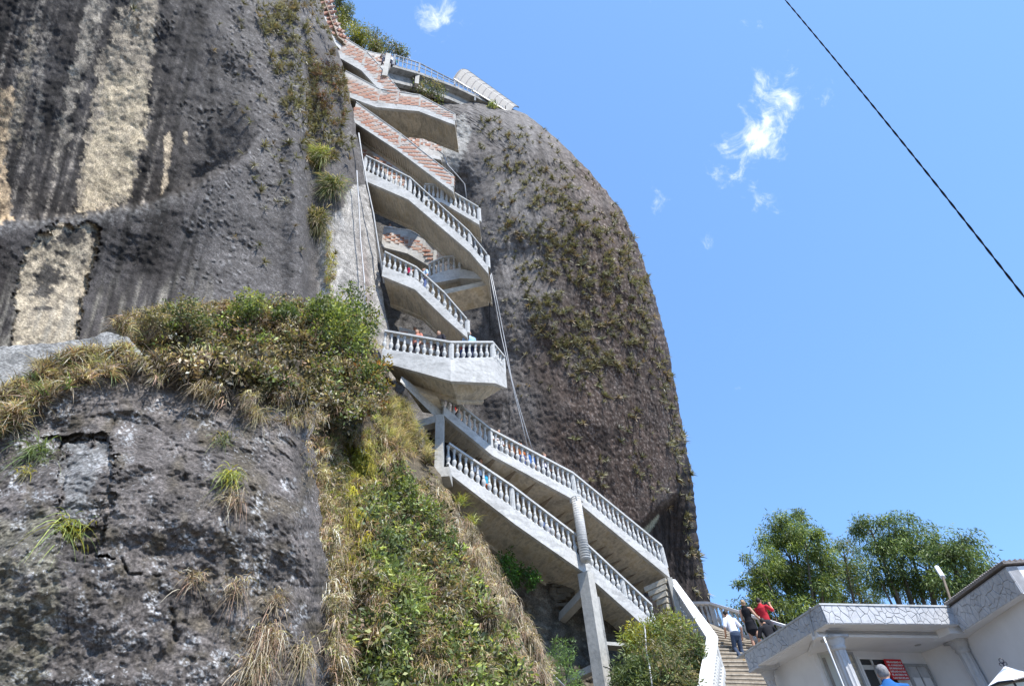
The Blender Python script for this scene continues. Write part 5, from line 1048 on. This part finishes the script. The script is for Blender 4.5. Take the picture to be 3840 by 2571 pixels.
TG = 'trees behind the restaurant'
tree('eucalyptus_tree', 2975, 2400, 36, [(2965,1960,62),(2900,2020,55),(3020,2030,60),(2960,2080,80),(3075,2090,48),(2860,2130,60),(2830,2210,62),(2940,2190,80),(3050,2190,70),(2810,2290,52),(2900,2290,75),(3000,2310,75),(2860,2380,50)], 'tall pointed eucalyptus at the left of the group behind the stairs', 40, .22, EUC+[(.20,.24,.04)], 31, TG, 170)
tree('eucalyptus_tree', 3160, 2400, 40, [(3165,2080,45),(3120,2140,50),(3210,2140,48),(3150,2220,65),(3230,2240,50),(3110,2280,60),(3200,2310,55)], 'smaller thin brownish eucalyptus in the middle of the group', 24, .20, EUC+[(.20,.17,.08)], 32, TG, 130)
tree('eucalyptus_tree', 3400, 2400, 38, [(3265,1985,42),(3330,2005,50),(3400,1990,55),(3470,2025,48),(3290,2080,50),(3370,2090,68),(3470,2110,60),(3300,2170,42),(3420,2190,62)], 'rounded eucalyptus with open lower branches behind the flat roof', 38, .21, EUC, 33, TG, 160)
tree('eucalyptus_tree', 3600, 2400, 37, [(3555,2060,55),(3620,2075,50),(3680,2130,48),(3590,2150,65),(3710,2175,40),(3530,2190,50),(3640,2200,45),(3600,2240,45)], 'eucalyptus at the right of the group behind the raised roof corner', 38, .21, EUC, 34, TG, 160)
tree('hilltop_tree', 1270, 120, 24, [(1275,25,42),(1310,60,26),(1245,0,40)], 'grey-green tree at the very top of the rock', 30, .30, [(.08,.10,.05),(.12,.14,.07),(.10,.12,.05)], 35, 'bushes on the summit', 110, .12)
tree('hilltop_bush', 1330, 190, 22.5, [(1290,105,38),(1335,125,42),(1375,150,36),(1320,165,36)], 'yellow-green bushes beside the top brick wall', 34, .28, [(.20,.20,.03),(.26,.25,.04),(.14,.16,.03)], 36, 'bushes on the summit', 110, .1)
tree('hilltop_bush', 1440, 210, 20.5, [(1415,155,32),(1455,175,30),(1495,200,24),(1400,190,26)], 'darker thinner bush behind the summit walkway', 30, .26, [(.09,.12,.04),(.14,.17,.05),(.20,.15,.08)], 37, 'bushes on the summit', 80, .08)

# ------------------------------------------------------------------ plants
def _wrapn(hf, nz):
    def f(px, py):
        px = np.atleast_1d(np.asarray(px, float)); py = np.atleast_1d(np.asarray(py, float)); h = hf(px, py); return h+nz(P(px, py, h))
    return f
H_cliff, H_dome, H_boulder, H_slope = _wrapn(H_cliff, nz_cliff), _wrapn(H_dome, nz_dome), _wrapn(H_boulder, nz_boulder), _wrapn(H_slope, nz_slope)
f1_ = lambda v: float(np.ravel(v)[0])
def H_veg(px, py):                      # boulder in front, planted ledge behind
    px = np.atleast_1d(np.asarray(px, float)); py = np.atleast_1d(np.asarray(py, float)); T = interp(px, [(380,1240),(500,1185),(800,1130),(1000,1150),(1200,1130),(1320,1200),(1420,1330),(1450,1480)])
    led = 13.4-2.2*np.clip((py-T)/(1560-T), 0, 1); bo = H_boulder(px, py); on = (py > interp(px, BT)) & (px < R_b(py)); return np.where(on, bo, np.where(px < 480, 10.6, led))
def samp(poly, n, dens=None):
    a = np.array(poly, float); out = []; k = 0
    while k < n:
        x = rng.uniform(a[:, 0].min(), a[:, 0].max(), n*2); y = rng.uniform(a[:, 1].min(), a[:, 1].max(), n*2); m_ = inpoly(x, y, poly)
        if dens is not None: m_ &= rng.uniform(size=len(x)) < dens(x, y)
        out.append(np.stack([x[m_], y[m_]], 1)); k += m_.sum()
    return np.concatenate(out)[:n]
def clumpy(seed, s=60, lo=-.3, hi=.4): return lambda x, y: .12+ss(lo, hi, n2(x, y, s, seed))
def ctone(pts, seed, s=70, a=.45): return (1+a*n2(pts[:, 0], pts[:, 1], s, seed))[:, None]
def grassy(name, poly, n, hf, ln, wd, droop, cols, label_kind='grass', seed=1, out=.6, up=.8, off=.05, tip=None, s=60, cat_='grass', label=None, dens=None):
    """n tufts of ~9 blades"""
    c = samp(poly, n, dens or clumpy(seed, s)); nb_ = 9; base = P(c[:, 0], c[:, 1], hf(c[:, 0], c[:, 1])-off-.35*ss(-.1, .6, n2(c[:, 0], c[:, 1], 42, seed+31))); cam_d = unit(-base*np.array([1, 1, 0])); base = np.repeat(base, nb_, 0)+rng.normal(0, .035, (n*nb_, 3))
    tl = np.repeat(unit(rng.normal(0, .35, (n, 3))+np.array([0, 0, up])+cam_d*out), nb_, 0); d = unit(tl+rng.normal(0, .38, (n*nb_, 3)))
    wd = wd*rng.uniform(.9, 2.0, n*nb_); cc = np.repeat(cmix(n, cols, None, .18)*ctone(c, seed+5, 40, .6), nb_, 0)*(1+rng.normal(0, .32, (n*nb_, 1))); cc = np.clip(cc, .01, .8)
    L_ = np.repeat(rng.uniform(.55, 1.15, n), nb_)*ln*rng.uniform(.6, 1.1, n*nb_)
    V, Fc, C_ = blades(base, d, L_, wd, np.repeat(rng.uniform(.5, 1.4, n), nb_)*droop, 3, cc, np.clip(cc*1.25+.02, 0, .8) if tip is None else np.clip(cc*.4+np.array(tip)*.6, 0, .8))
    o = mk(name, V, Fc, M['grass'], None, False, C_); return tag(o, label, cat_ if label else None, None, 'stuff')
def leafmass(name, poly, n, hf, lf, cols, seed, per=16, rad=.16, off=.15, kind='stuff', label=None, s=60, mat_='glossleaf', hang=0.2, dens=None):
    c = samp(poly, n, dens or clumpy(seed, s)); base = P(c[:, 0], c[:, 1], hf(c[:, 0], c[:, 1])-off*rng.uniform(.2, 1.6, n)-.40*ss(-.1, .6, n2(c[:, 0], c[:, 1], 42, seed+31))); m_ = n*per; lf = lf*1.25
    o_ = rng.normal(size=(m_, 3)); o_ = unit(o_)*(rng.uniform(0, 1, (m_, 1))**.5)*rad; pos = np.repeat(base, per, 0)+o_; d = unit(o_/rad*.8+rng.normal(0, .5, (m_, 3))+np.array([0, 0, .15-hang]))
    cc = np.clip(np.repeat(cmix(n, cols, None, .22)*ctone(c, seed+9, 40, .6), per, 0)*(1+rng.normal(0, .28, (m_, 1))), .01, .8)
    V, Fc, C_ = leaves(pos, d, lf*rng.uniform(.55, 1.25, m_), lf*.42, cc); o = mk(name, V, Fc, M[mat_], None, False, C_); return tag(o, label, None, None, kind)
def shrub(px, py, h, rx, ry, label, cols, seed, n=90, per=26, lf=.09, group='shrubs on the planted ledge', stems=7, name='leafy_shrub', asp=.42, cat_='shrub'):
    r = np.random.default_rng(seed); c = P(px, py, h); k = np.linalg.norm(c)/F_PX; Rx, Rz = rx*k, ry*k*1.15; z0 = c[2]-Rz*1.0
    root = thing(name, (c[0], c[1]+.2, z0), label, cat_, group); d = unit(r.normal(size=(n, 3))); rad = (r.uniform(.15, 1, n)**.5)*(1+.3*fbm(d*2.2+seed, 2)); cc = c+d*rad[:, None]*np.array([Rx, Rx*.7, Rz])
    g = G()
    for i in range(stems*3): q = cc[i % n]; g.tube([(c[0], c[1]+.2, z0), (np.array([c[0], c[1]+.2, z0])+q)/2+r.normal(0, .06, 3), q], [.018, .011, .004], 4)
    g.o('stem', M['twig'], root); m_ = n*per; o_ = r.normal(size=(m_, 3)); o_ = o_/np.linalg.norm(o_, axis=1)[:, None]*(r.uniform(0, 1, (m_, 1))**.5)*.26*Rx
    pos = np.repeat(cc, per, 0)+o_; dd = unit(unit(o_)*.8+r.normal(0, .5, (m_, 3))); col = np.clip(np.repeat(cmix(n, cols, None, .18), per, 0)*(1+r.normal(0, .15, (m_, 1))), .01, .8)
    V, Fc, C_ = leaves(pos, dd, lf*r.uniform(.55, 1.25, m_), lf*asp, col); mk('foliage', V, Fc, M['glossleaf'], root, False, C_); return root
# rosettes (bromeliads)
def rosette_arrays(base, axis, size, cols, nb_=15, seed=0):
    n = len(base); ax = np.repeat(axis, nb_, 0); d = unit(ax*rng.uniform(.25, 1.0, (n*nb_, 1))+unit(rng.normal(size=(n*nb_, 3)))*.75); L_ = np.repeat(size, nb_)*rng.uniform(.6, 1.1, n*nb_)
    cc = np.clip(np.repeat(cols, nb_, 0)*(1+rng.normal(0, .25, (n*nb_, 1))), .01, .8); return blades(np.repeat(base, nb_, 0)+rng.normal(0, .01, (n*nb_, 3)), d, L_, L_*.13, .28, 3, cc, np.clip(cc*1.45+np.array([.03, .02, .0]), 0, .8))
BCOL = [(.155,.145,.085), (.20,.185,.12), (.12,.12,.07), (.22,.17,.11), (.17,.17,.10), (.26,.25,.21)]
BM = []
for k in range(7):
    V, Fc, C_ = rosette_arrays(np.zeros((1, 3)), np.array([[0, 0, 1.]]), np.array([1.]), np.array([BCOL[k % 6]]), 16)
    o = mk('rosette', V, Fc, M['brom'], None, False, C_, (0, 0, 0)); BM.append(o.data); bpy.data.objects.remove(o)
def nrm_at(hf, x, y):
    a = P(x, y, hf(x, y)); b = P(x+12, y, hf(x+12, y)); c = P(x, y+12, hf(x, y+12)); n = unit(np.cross(b-a, c-a)); f = (n*a).sum(-1) > 0; n[f] *= -1; return a, n
B_all = []
def brom(pts, hf, size, where, off=.02):
    x, y = pts[:, 0], pts[:, 1]; a, n = nrm_at(hf, x, y); sz = size*1.35*rng.uniform(.55, 1.3, len(x))
    for i in range(len(x)): B_all.append((sz[i]/np.linalg.norm(a[i]), a[i]+n[i]*off, unit(n[i]*.8+np.array([0, 0, .55])), sz[i], where))
dA = [(1790,440),(1900,440),(2050,560),(2200,700),(2330,850),(2390,1000),(2440,1250),(2380,1400),(2250,1380),(2130,1420),(2000,1260),(1960,1080),(1900,900),(1850,700),(1790,520)]
brom(samp(dA, 950, clumpy(201, 70, -.35, .25)), H_dome, .27, 0)
brom(samp([(2000,1150),(2420,1250),(2530,1500),(2560,1900),(2300,1960),(2150,1700),(2080,1450)], 100, clumpy(202, 90, -.2, .5)), H_dome, .27, 0)
brom(samp([(1770,560),(1850,640),(1990,1150),(2100,1500),(1950,1500),(1860,1000),(1780,800)], 60), H_dome, .15, 0)
ry = rng.uniform(480, 2240, 150); rp_ = np.stack([S_dome(ry)-rng.uniform(4, 60, 150)**1.0, ry], 1); brom(rp_, H_dome, .30, 0)
brom(samp([(930,-40),(1190,-40),(1250,130),(1300,330),(1330,560),(1250,600),(1180,700),(1130,560),(1060,400),(1010,200)], 620, clumpy(203, 60, -.3, .3)), lambda x, y: H_cliff(x, y)-.08, .24, 1)
brom(samp([(860,0),(1180,0),(1190,1000),(1000,1050),(880,700)], 55), lambda x, y: H_cliff(x, y)-.06, .22, 1)
sp = [(1085,655,.3),(975,720,.32),(1040,760,.24),(1085,540,.3),(990,550,.3),(880,890,.2),(1075,745,.22),(905,110,.3),(820,90,.26),(800,190,.34),(500,35,.24),(1310,600,.25),(1255,955,.24)]
for x, y, z in sp: brom(np.array([[x, y]], float), lambda x, y: H_cliff(x, y)-.05, z, 1)
B_all.sort(key=lambda q: -q[0])
for i, (_, p, ax, sz, w) in enumerate(B_all[:300]):
    o = bpy.data.objects.new('bromeliad', BM[i % 7]); COL.objects.link(o); q = Vector(ax).to_track_quat('Z', 'Y'); o.matrix_world = Matrix.Translation(p.tolist()) @ q.to_matrix().to_4x4() @ Matrix.Rotation(i*1.7, 4, 'Z') @ Matrix.Diagonal((sz, sz, sz, 1))
    qx, qy = proj(p); rim = w == 0 and qx > f1_(S_dome(qy))-90
    zn = ('left cliff, isolated on bare rock' if qx < 900 else 'left cliff, in the crowded belt beside the brick flights' if qy < 420 else 'left cliff, below the crowded belt') if w else ('rim of the dome, standing out against the sky' if rim else 'upper dome just below the canopy' if qy < 620 else 'dense upper middle band of the dome' if qy < 950 else 'dense lower middle band of the dome' if qy < 1400 else 'sparse lower face of the dome above the long railing')
    tag(o, 'spiky olive-brown bromeliad on the '+zn, 'plant', 'bromeliads on the '+zn)
rest = B_all[300:]; Vv_ = rosette_arrays(np.array([r[1] for r in rest]), np.array([r[2] for r in rest]), np.array([r[3] for r in rest]), cmix(len(rest), BCOL), 15)
tag(mk('small_bromeliads', *Vv_[:2], M['brom'], None, False, Vv_[2]), kind='stuff')
# red-brown moss-like plants hanging in the crevice of the cliff
HC = lambda x, y: H_cliff(x, y)-.12
grassy('hanging_moss', [(1180,230),(1250,180),(1300,330),(1290,470),(1240,470),(1200,400),(1180,330)], 420, HC, .22, .012, 1.6, [(.10,.05,.035),(.16,.07,.05),(.08,.06,.03),(.14,.12,.05)], seed=301, out=.9, up=.2)
for (x, y, r, c, lb) in ((1198,575,46,BRT,'bright green grassy cushion on the cliff edge, upper of the two'), (1246,690,52,GRN,'dark green grassy cushion below the bright one on the cliff edge'), (1178,820,62,[(.05,.06,.02),(.08,.09,.03),(.12,.12,.04)],'shaded dark cushion of hanging plants in the crevice')):
    ctr = P(x, y, f1_(H_cliff(x, y))-.15); k = np.linalg.norm(ctr)/F_PX*r; n = 1500; u_ = unit(rng.normal(size=(n, 3))); o_ = u_*(rng.uniform(0, 1, (n, 1))**.4)*(.75+.9*fbm(u_*1.6+r, 3))[:, None]*np.array([k, k*.6, k*1.05])+np.array([0, 0, -.25*k])*(u_[:, 2:3] < 0); cc = np.clip(cmix(n, c+DRY[:2], None, .35)*(1+.5*np.clip(u_[:, 2:3], -.9, .4)*0), .01, .6)
    V, Fc, C_ = blades(ctr+o_*.8, unit(o_/k+np.array([0, -.3, .35])+rng.normal(0, .3, (n, 3))), k*.65*rng.uniform(.3, 1.5, n), .020, 1.2, 3, cc, np.clip(cc*1.4, 0, .8)); tag(mk('grass_cushion', V, Fc, M['grass'], None, False, C_), lb, 'plant', 'plant cushions in the cliff crevice')
grassy('moss_drape', [(1225,860),(1255,850),(1262,1000),(1245,1130),(1215,1150),(1225,980)], 160, HC, .20, .010, 1.7, YEL+[(.20,.12,.03)], seed=302, out=.9, up=.2)

# grass and brush on the ledge
DG = DRY+DRY+[(.19,.19,.09), (.24,.25,.11), (.16,.12,.09), (.30,.20,.15)]
grassy('ledge_grass', [(-60,1520),(60,1440),(150,1370),(260,1330),(330,1320),(470,1310),(520,1340),(500,1380),(300,1430),(150,1500),(20,1600),(-60,1660)], 1500, H_veg, .40, .010, .7, DG+GRN[:2]+[(.30,.19,.10)], seed=311)
leafmass('dry_foliage', [(480,1200),(800,1140),(1100,1110),(1330,1180),(1430,1380),(1420,1520),(1300,1560),(1100,1440),(700,1390)], 500, H_veg, .08, DRY+[(.18,.13,.08)], 318, 16, .20, .28, mat_='grass')
grassy('ledge_grass', [(420,1230),(480,1170),(620,1150),(800,1130),(960,1130),(1150,1120),(1330,1150),(1420,1300),(1430,1500),(1330,1560),(1180,1530),(1060,1420),(900,1400),(700,1400),(520,1330)], 2900, H_veg, .40, .011, 1.0, DRY+DG+OLV+[(.10,.08,.06)], seed=312, s=50, dens=lambda x, y: .04+ss(-.15, .35, n2(x, y, 50, 312)))
grassy('dry_brush', [(480,1300),(900,1320),(1180,1400),(1240,1560),(1150,1620),(1000,1560),(860,1520),(700,1450),(520,1400)], 800, H_veg, .26, .009, 1.2, DRY+[(.14,.11,.08)]+OLV, seed=313, out=.9, up=.35, s=45, dens=lambda x, y: ss(-.1, .45, n2(x, y, 45, 313)))
leafmass('ledge_foliage', [(480,1200),(800,1140),(1100,1110),(1330,1180),(1430,1380),(1420,1520),(1300,1560),(1100,1440),(700,1390)], 420, H_veg, .10, GRN+OLV+BRT[:1], 314, 14, .16, .25)
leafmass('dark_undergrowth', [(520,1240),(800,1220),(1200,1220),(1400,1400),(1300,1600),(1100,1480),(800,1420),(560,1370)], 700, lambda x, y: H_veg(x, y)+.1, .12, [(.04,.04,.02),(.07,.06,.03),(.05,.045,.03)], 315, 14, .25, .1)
SH = 'shrubs on the planted ledge'
shrub(1300, 1250, 12.3, 105, 190, 'tall glossy-leaved shrub at the right end of the ledge beside the stairs', GRN+BRT+[(.24,.22,.06)], 401, 210, 26, .12)
shrub(1210, 1170, 12.6, 60, 75, 'small light green shrub left of the tall glossy one', BRT+GRN, 402, 70, 22, .11)
shrub(930, 1150, 12.4, 60, 50, 'leafy light green shrub in the middle of the ledge top', BRT+GRN, 403, 60, 20, .11)
shrub(1060, 1180, 12.6, 45, 45, 'low shrub with broad green leaves between the middle and right shrubs', GRN, 404, 45, 20, .11)
shrub(700, 1180, 12.3, 90, 45, 'wide olive shrub on the left half of the ledge top', OLV+GRN, 405, 80, 20, .09)
shrub(560, 1210, 12.0, 55, 40, 'greyish shrub at the left end of the ledge top', OLV+DRY[:1], 406, 50, 20, .08)
shrub(1390, 1440, 11.9, 70, 95, 'shrub with reddish brown leaves under the curved landing', GRN+[(.28,.13,.05),(.24,.18,.06)], 407, 90, 22, .11)
# dry branches poking out
g = G()
for i in range(260):
    x = rng.uniform(480, 1330); y = rng.uniform(1180, 1460); p = P(x, y, f1_(H_veg(x, y))-.15); d = unit(rng.normal(size=3)+np.array([0, -.6, .2])); L_ = rng.uniform(.25, .6); g.tube([p, p+d*L_*.5+rng.normal(0, .03, 3), p+d*L_+np.array([0, 0, -.1])], [.010, .007, .003], 4)
tag(g.o('dry_branches', M['twig']), kind='stuff')
# tufts growing on the boulder
def tuft(x, y, r, cols, label, n=160, dr=.9, w=.010, name='grass_tuft'):
    h = f1_(H_boulder(x, y))-.06; c = P(x, y, h); k = np.linalg.norm(c)/F_PX*r; cc = np.clip(cmix(n, cols, None, .2), .01, .7); cd = unit(-c*np.array([1, 1, 0]))
    V, Fc, C_ = blades(c+rng.normal(0, k*.25, (n, 3)), unit(rng.normal(0, .6, (n, 3))+np.array([0, 0, .4])+cd*.7), k*rng.uniform(.6, 1.3, n), w, dr, 4, cc, np.clip(cc*1.3, 0, .8)); return tag(mk(name, V, Fc, M['grass'], None, False, C_), label, 'plant', 'tufts growing on the lichen boulder')
tuft(135,1700,70,[(.14,.18,.08),(.10,.14,.06)],'grey-green fern at the left near the top of the boulder')
tuft(255,1985,75,BRT+YEL,'bright green fern in the notch below the pale scar'); tuft(100,1770,30,YEL+OLV,'tiny yellowish tuft below the grey-green fern',60)
tuft(860,1790,55,BRT+YEL,'yellow-green tuft in the middle of the boulder'); tuft(880,1870,60,DRY,'dry straw tuft under the yellow-green one',110,1.4)
tuft(720,2170,60,DRY,'brown twiggy tuft left of centre low on the boulder',90); tuft(890,2200,65,DRY,'brown twiggy tuft right of the other one low on the boulder',110)
tuft(830,1650,60,OLV+GRN,'small green plant below the hanging brush',110); tuft(970,1560,70,DRY+OLV,'straw coloured tuft at the edge of the hanging brush',150)
tuft(1000,2400,80,DRY+[(.30,.20,.16)],'large dry brush at the bottom right of the boulder',420,1.1); tuft(1130,2450,70,DRY+OLV,'dry brush beside the large one at the boulder foot',260,1.1); tuft(960,2510,75,DRY+[(.14,.14,.06)],'dark dry brush at the bottom edge of the picture',260,1.1)
tuft(1040,2250,50,DRY,'small dry tuft above the large dry brush',90)
# gully between boulder and stairs
grassy('boulder_edge_grass', [(1120,1420),(1200,1420),(1230,1700),(1260,2000),(1300,2300),(1330,2620),(1255,2620),(1225,2300),(1190,2000),(1160,1700)], 420, lambda x, y: np.where(x < R_b(y)-15, H_boulder(x, y), H_slope(x, y)-.9)-.05, .30, .010, 1.1, DG+OLV, seed=331, s=50)
grassy('gully_grass', [(1150,1520),(1400,1480),(1540,1560),(1570,1680),(1500,1760),(1440,1960),(1360,2120),(1270,2250),(1210,1950),(1190,1700)], 2600, H_slope, .40, .010, 1.0, DG+BRT[:2]+GRN[:2], seed=321, s=70)
grassy('tall_straw_grass', [(1420,1500),(1520,1510),(1600,1640),(1620,1740),(1520,1700),(1440,1620)], 500, lambda x, y: H_slope(x, y)-.1, .50, .008, .5, [(.34,.29,.19),(.27,.26,.13),(.38,.29,.21),(.18,.18,.09)], seed=322)
grassy('yellow_moss', [(1290,1640),(1390,1620),(1410,1800),(1380,1980),(1330,2120),(1270,2080),(1290,1850)], 900, lambda x, y: H_slope(x, y)-.05, .22, .012, 1.8, YEL, seed=323, out=1, up=.1)
leafmass('gully_foliage', [(1330,1700),(1520,1720),(1600,1800),(1680,1980),(1760,2120),(1850,2280),(1960,2450),(2010,2620),(1300,2620),(1230,2350),(1330,2150)], 800, H_slope, .10, GRN+BRT+[(.14,.18,.10)], 324, 15, .19, .32, s=85, dens=lambda x, y: .01+ss(.05, .45, n2(x, y, 75, 324)))
leafmass('dry_gully_foliage', [(1200,1750),(1600,1750),(1760,2120),(2000,2620),(1300,2620),(1230,2350)], 700, H_slope, .09, DRY+OLV+OLV, 328, 15, .18, .2, mat_='grass', dens=lambda x, y: .05+ss(-.1, .4, n2(x, y, 70, 328)))
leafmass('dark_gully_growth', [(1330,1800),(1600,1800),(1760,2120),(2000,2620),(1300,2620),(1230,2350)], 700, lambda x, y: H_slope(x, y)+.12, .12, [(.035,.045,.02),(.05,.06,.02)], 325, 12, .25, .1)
grassy('green_grass', [(1300,2100),(1500,1950),(1750,2150),(1900,2350),(2020,2620),(1240,2620)], 1300, lambda x, y: H_slope(x, y)-.1, .36, .011, .7, BRT+BRT+OLV+DRY, seed=326, s=60)
grassy('straw_grass', [(1220,2050),(1330,1900),(1600,1800),(1800,2150),(2020,2620),(1240,2620)], 1500, lambda x, y: H_slope(x, y)-.12, .42, .010, .9, DRY+DRY+[(.30,.22,.12)], seed=329, s=70)
grassy('slope_straw', [(1630,1790),(1730,1900),(1860,2110),(1990,2340),(2080,2600),(1960,2600),(1850,2400),(1740,2200),(1650,2000)], 1700, lambda x, y: H_slope(x, y)-.04, .30, .009, 1.3, DRY+DRY+OLV, seed=327, out=.8, up=.3, s=60)
GS = 'shrubs in the gully below the stairs'
shrub(1480, 1830, 13.6, 90, 75, 'bright green bush just left of the box landing', BRT+GRN, 411, 75, 18, .10, GS); shrub(1560, 1950, 13.4, 80, 80, 'fresh green bush in the middle of the gully', GRN+BRT, 412, 75, 18, .10, GS)
shrub(1420, 2080, 11.6, 80, 90, 'dense mid green bush close to the yellow moss', GRN, 413, 75, 18, .10, GS); shrub(1650, 2080, 13.2, 70, 90, 'glossy green bush near the ridge of the slope', GRN+[(.10,.16,.08)], 414, 70, 18, .10, GS)
shrub(1480, 2260, 11.0, 110, 95, 'large bright bamboo-like bush low in the gully', BRT, 415, 105, 20, .14, GS, asp=.22); shrub(1700, 2270, 12.2, 90, 80, 'pale green bush on the lower slope', BRT+OLV, 416, 70, 18, .10, GS)
shrub(1400, 2450, 10.2, 100, 85, 'bush with round leaves at the bottom of the gully', GRN+BRT[:1], 417, 85, 18, .10, GS); shrub(1620, 2450, 11.0, 110, 80, 'mixed green and straw bush at the bottom centre', BRT+DRY[:2], 418, 75, 18, .10, GS)
# ridge tufts, ferns under the lowest flight, mound by the entrance stairs
for (x, y, lb) in ((1725,1880,'bright grass tuft leaning off the slope ridge under the box landing'), (1765,1960,'second bright tuft lower on the slope ridge')):
    c = P(x, y, f1_(H_slope(x-15, y))-.05); n = 90; cc = np.clip(cmix(n, BRT+YEL, None, .15), .01, .7); V, Fc, C_ = blades(c+rng.normal(0, .06, (n, 3)), unit(rng.normal(0, .4, (n, 3))+np.array([.2, -.1, .9])), .55*rng.uniform(.5, 1.2, n), .013, .7, 4, cc, np.clip(cc*1.3, 0, .8)); tag(mk('grass_tuft', V, Fc, M['grass'], None, False, C_), lb, 'plant', 'tufts on the slope ridge')
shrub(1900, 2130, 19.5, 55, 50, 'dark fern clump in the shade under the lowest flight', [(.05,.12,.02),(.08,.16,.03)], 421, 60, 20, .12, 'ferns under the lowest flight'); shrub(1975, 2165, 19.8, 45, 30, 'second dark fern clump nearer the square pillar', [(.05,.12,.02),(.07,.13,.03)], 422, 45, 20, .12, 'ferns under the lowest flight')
MS = 'bushes beside the entrance stairs'
for i, (x, y, h, rx, ry, lb, cs) in enumerate(((2420,2400,19.6,75,60,'rounded yellow-green bush at the left top of the mound',BRT+YEL), (2510,2385,19.8,80,62,'tallest bright bush on the mound under the lower flight end',BRT+YEL+OLV), (2590,2460,19.2,55,80,'bush pressed against the white stair balustrade',GRN+OLV), (2470,2490,18.6,90,70,'dark leafy bush in the middle of the mound',GRN+OLV), (2380,2560,18.0,80,70,'low green bush at the bottom of the mound near the pillar',GRN), (2540,2570,17.2,70,70,'low olive bush at the bottom right of the mound',OLV+GRN))):
    shrub(x, y, h, rx, ry, lb, cs, 431+i, 120, 26, .15, MS, asp=.24)
shrub(2120, 2540, 15.0, 55, 110, 'feathery pale green plant at the foot of the square pillar', [(.12,.20,.07),(.16,.24,.08)], 441, 110, 22, .09, 'plants at the pillar foot', asp=.2)
shrub(1990, 2540, 13.0, 70, 60, 'straw and green tuft left of the feathery plant', BRT+DRY[:2], 442, 90, 22, .10, 'plants at the pillar foot')
shrub(1610, 340, 18.2, 60, 26, 'low bush on the rim under the summit walkway', OLV+GRN, 443, 60, 20, .16, 'bushes on the summit'); shrub(1850, 395, 20.6, 24, 12, 'tiny green tuft beneath the canopy', BRT, 444, 24, 18, .14, 'bushes on the summit')
# two thin pale ropes on the slope
line('rope', [(2418,2345,19.0),(2424,2440,18.4),(2436,2500,17.8),(2450,2600,17.2)], .02, 'pipe', 'thin pale hose hanging over the mound bush', 'hose')
line('rope', [(2040,2500,13.4),(2080,2535,13.6),(2120,2575,13.8)], .02, 'pipe', 'thin pale hose lying at the bottom of the slope', 'hose')
# stacked stones and ledge behind the pillar
st = thing('stone_stack', P(2110,2290,20.4), 'dry stack of flat weathered stones left of the square pillar', 'stone stack')
for i in range(36):
    x = 2085+rng.uniform(0, 60)-(i//5)*5; y = 2165+(i//5)*17+rng.uniform(-4, 4); p = P(x, y, 21.7); s_ = rng.uniform(.18, .32)
    g = G().box(p, (s_*1.7, .3, s_*.5), rng.uniform(-.3, .3)); g.v = [tuple(np.array(q)+rng.normal(0, .02, 3)) for q in g.v]; g.o('stone', M['stackstone'], st)
o = G().box(P(2300,2422,21.0), (.9, .5, .10), .5).o('stone_ledge', M['pillar']); tag(o, 'thin grey concrete ledge sticking out right of the square pillar', 'ledge')
o = G().box(P(2245,2370,20.6), (.30, .3, 2.2), .5).o('concrete_post', M['grey']); tag(o, 'short grey post in the shade right of the square pillar', 'post')
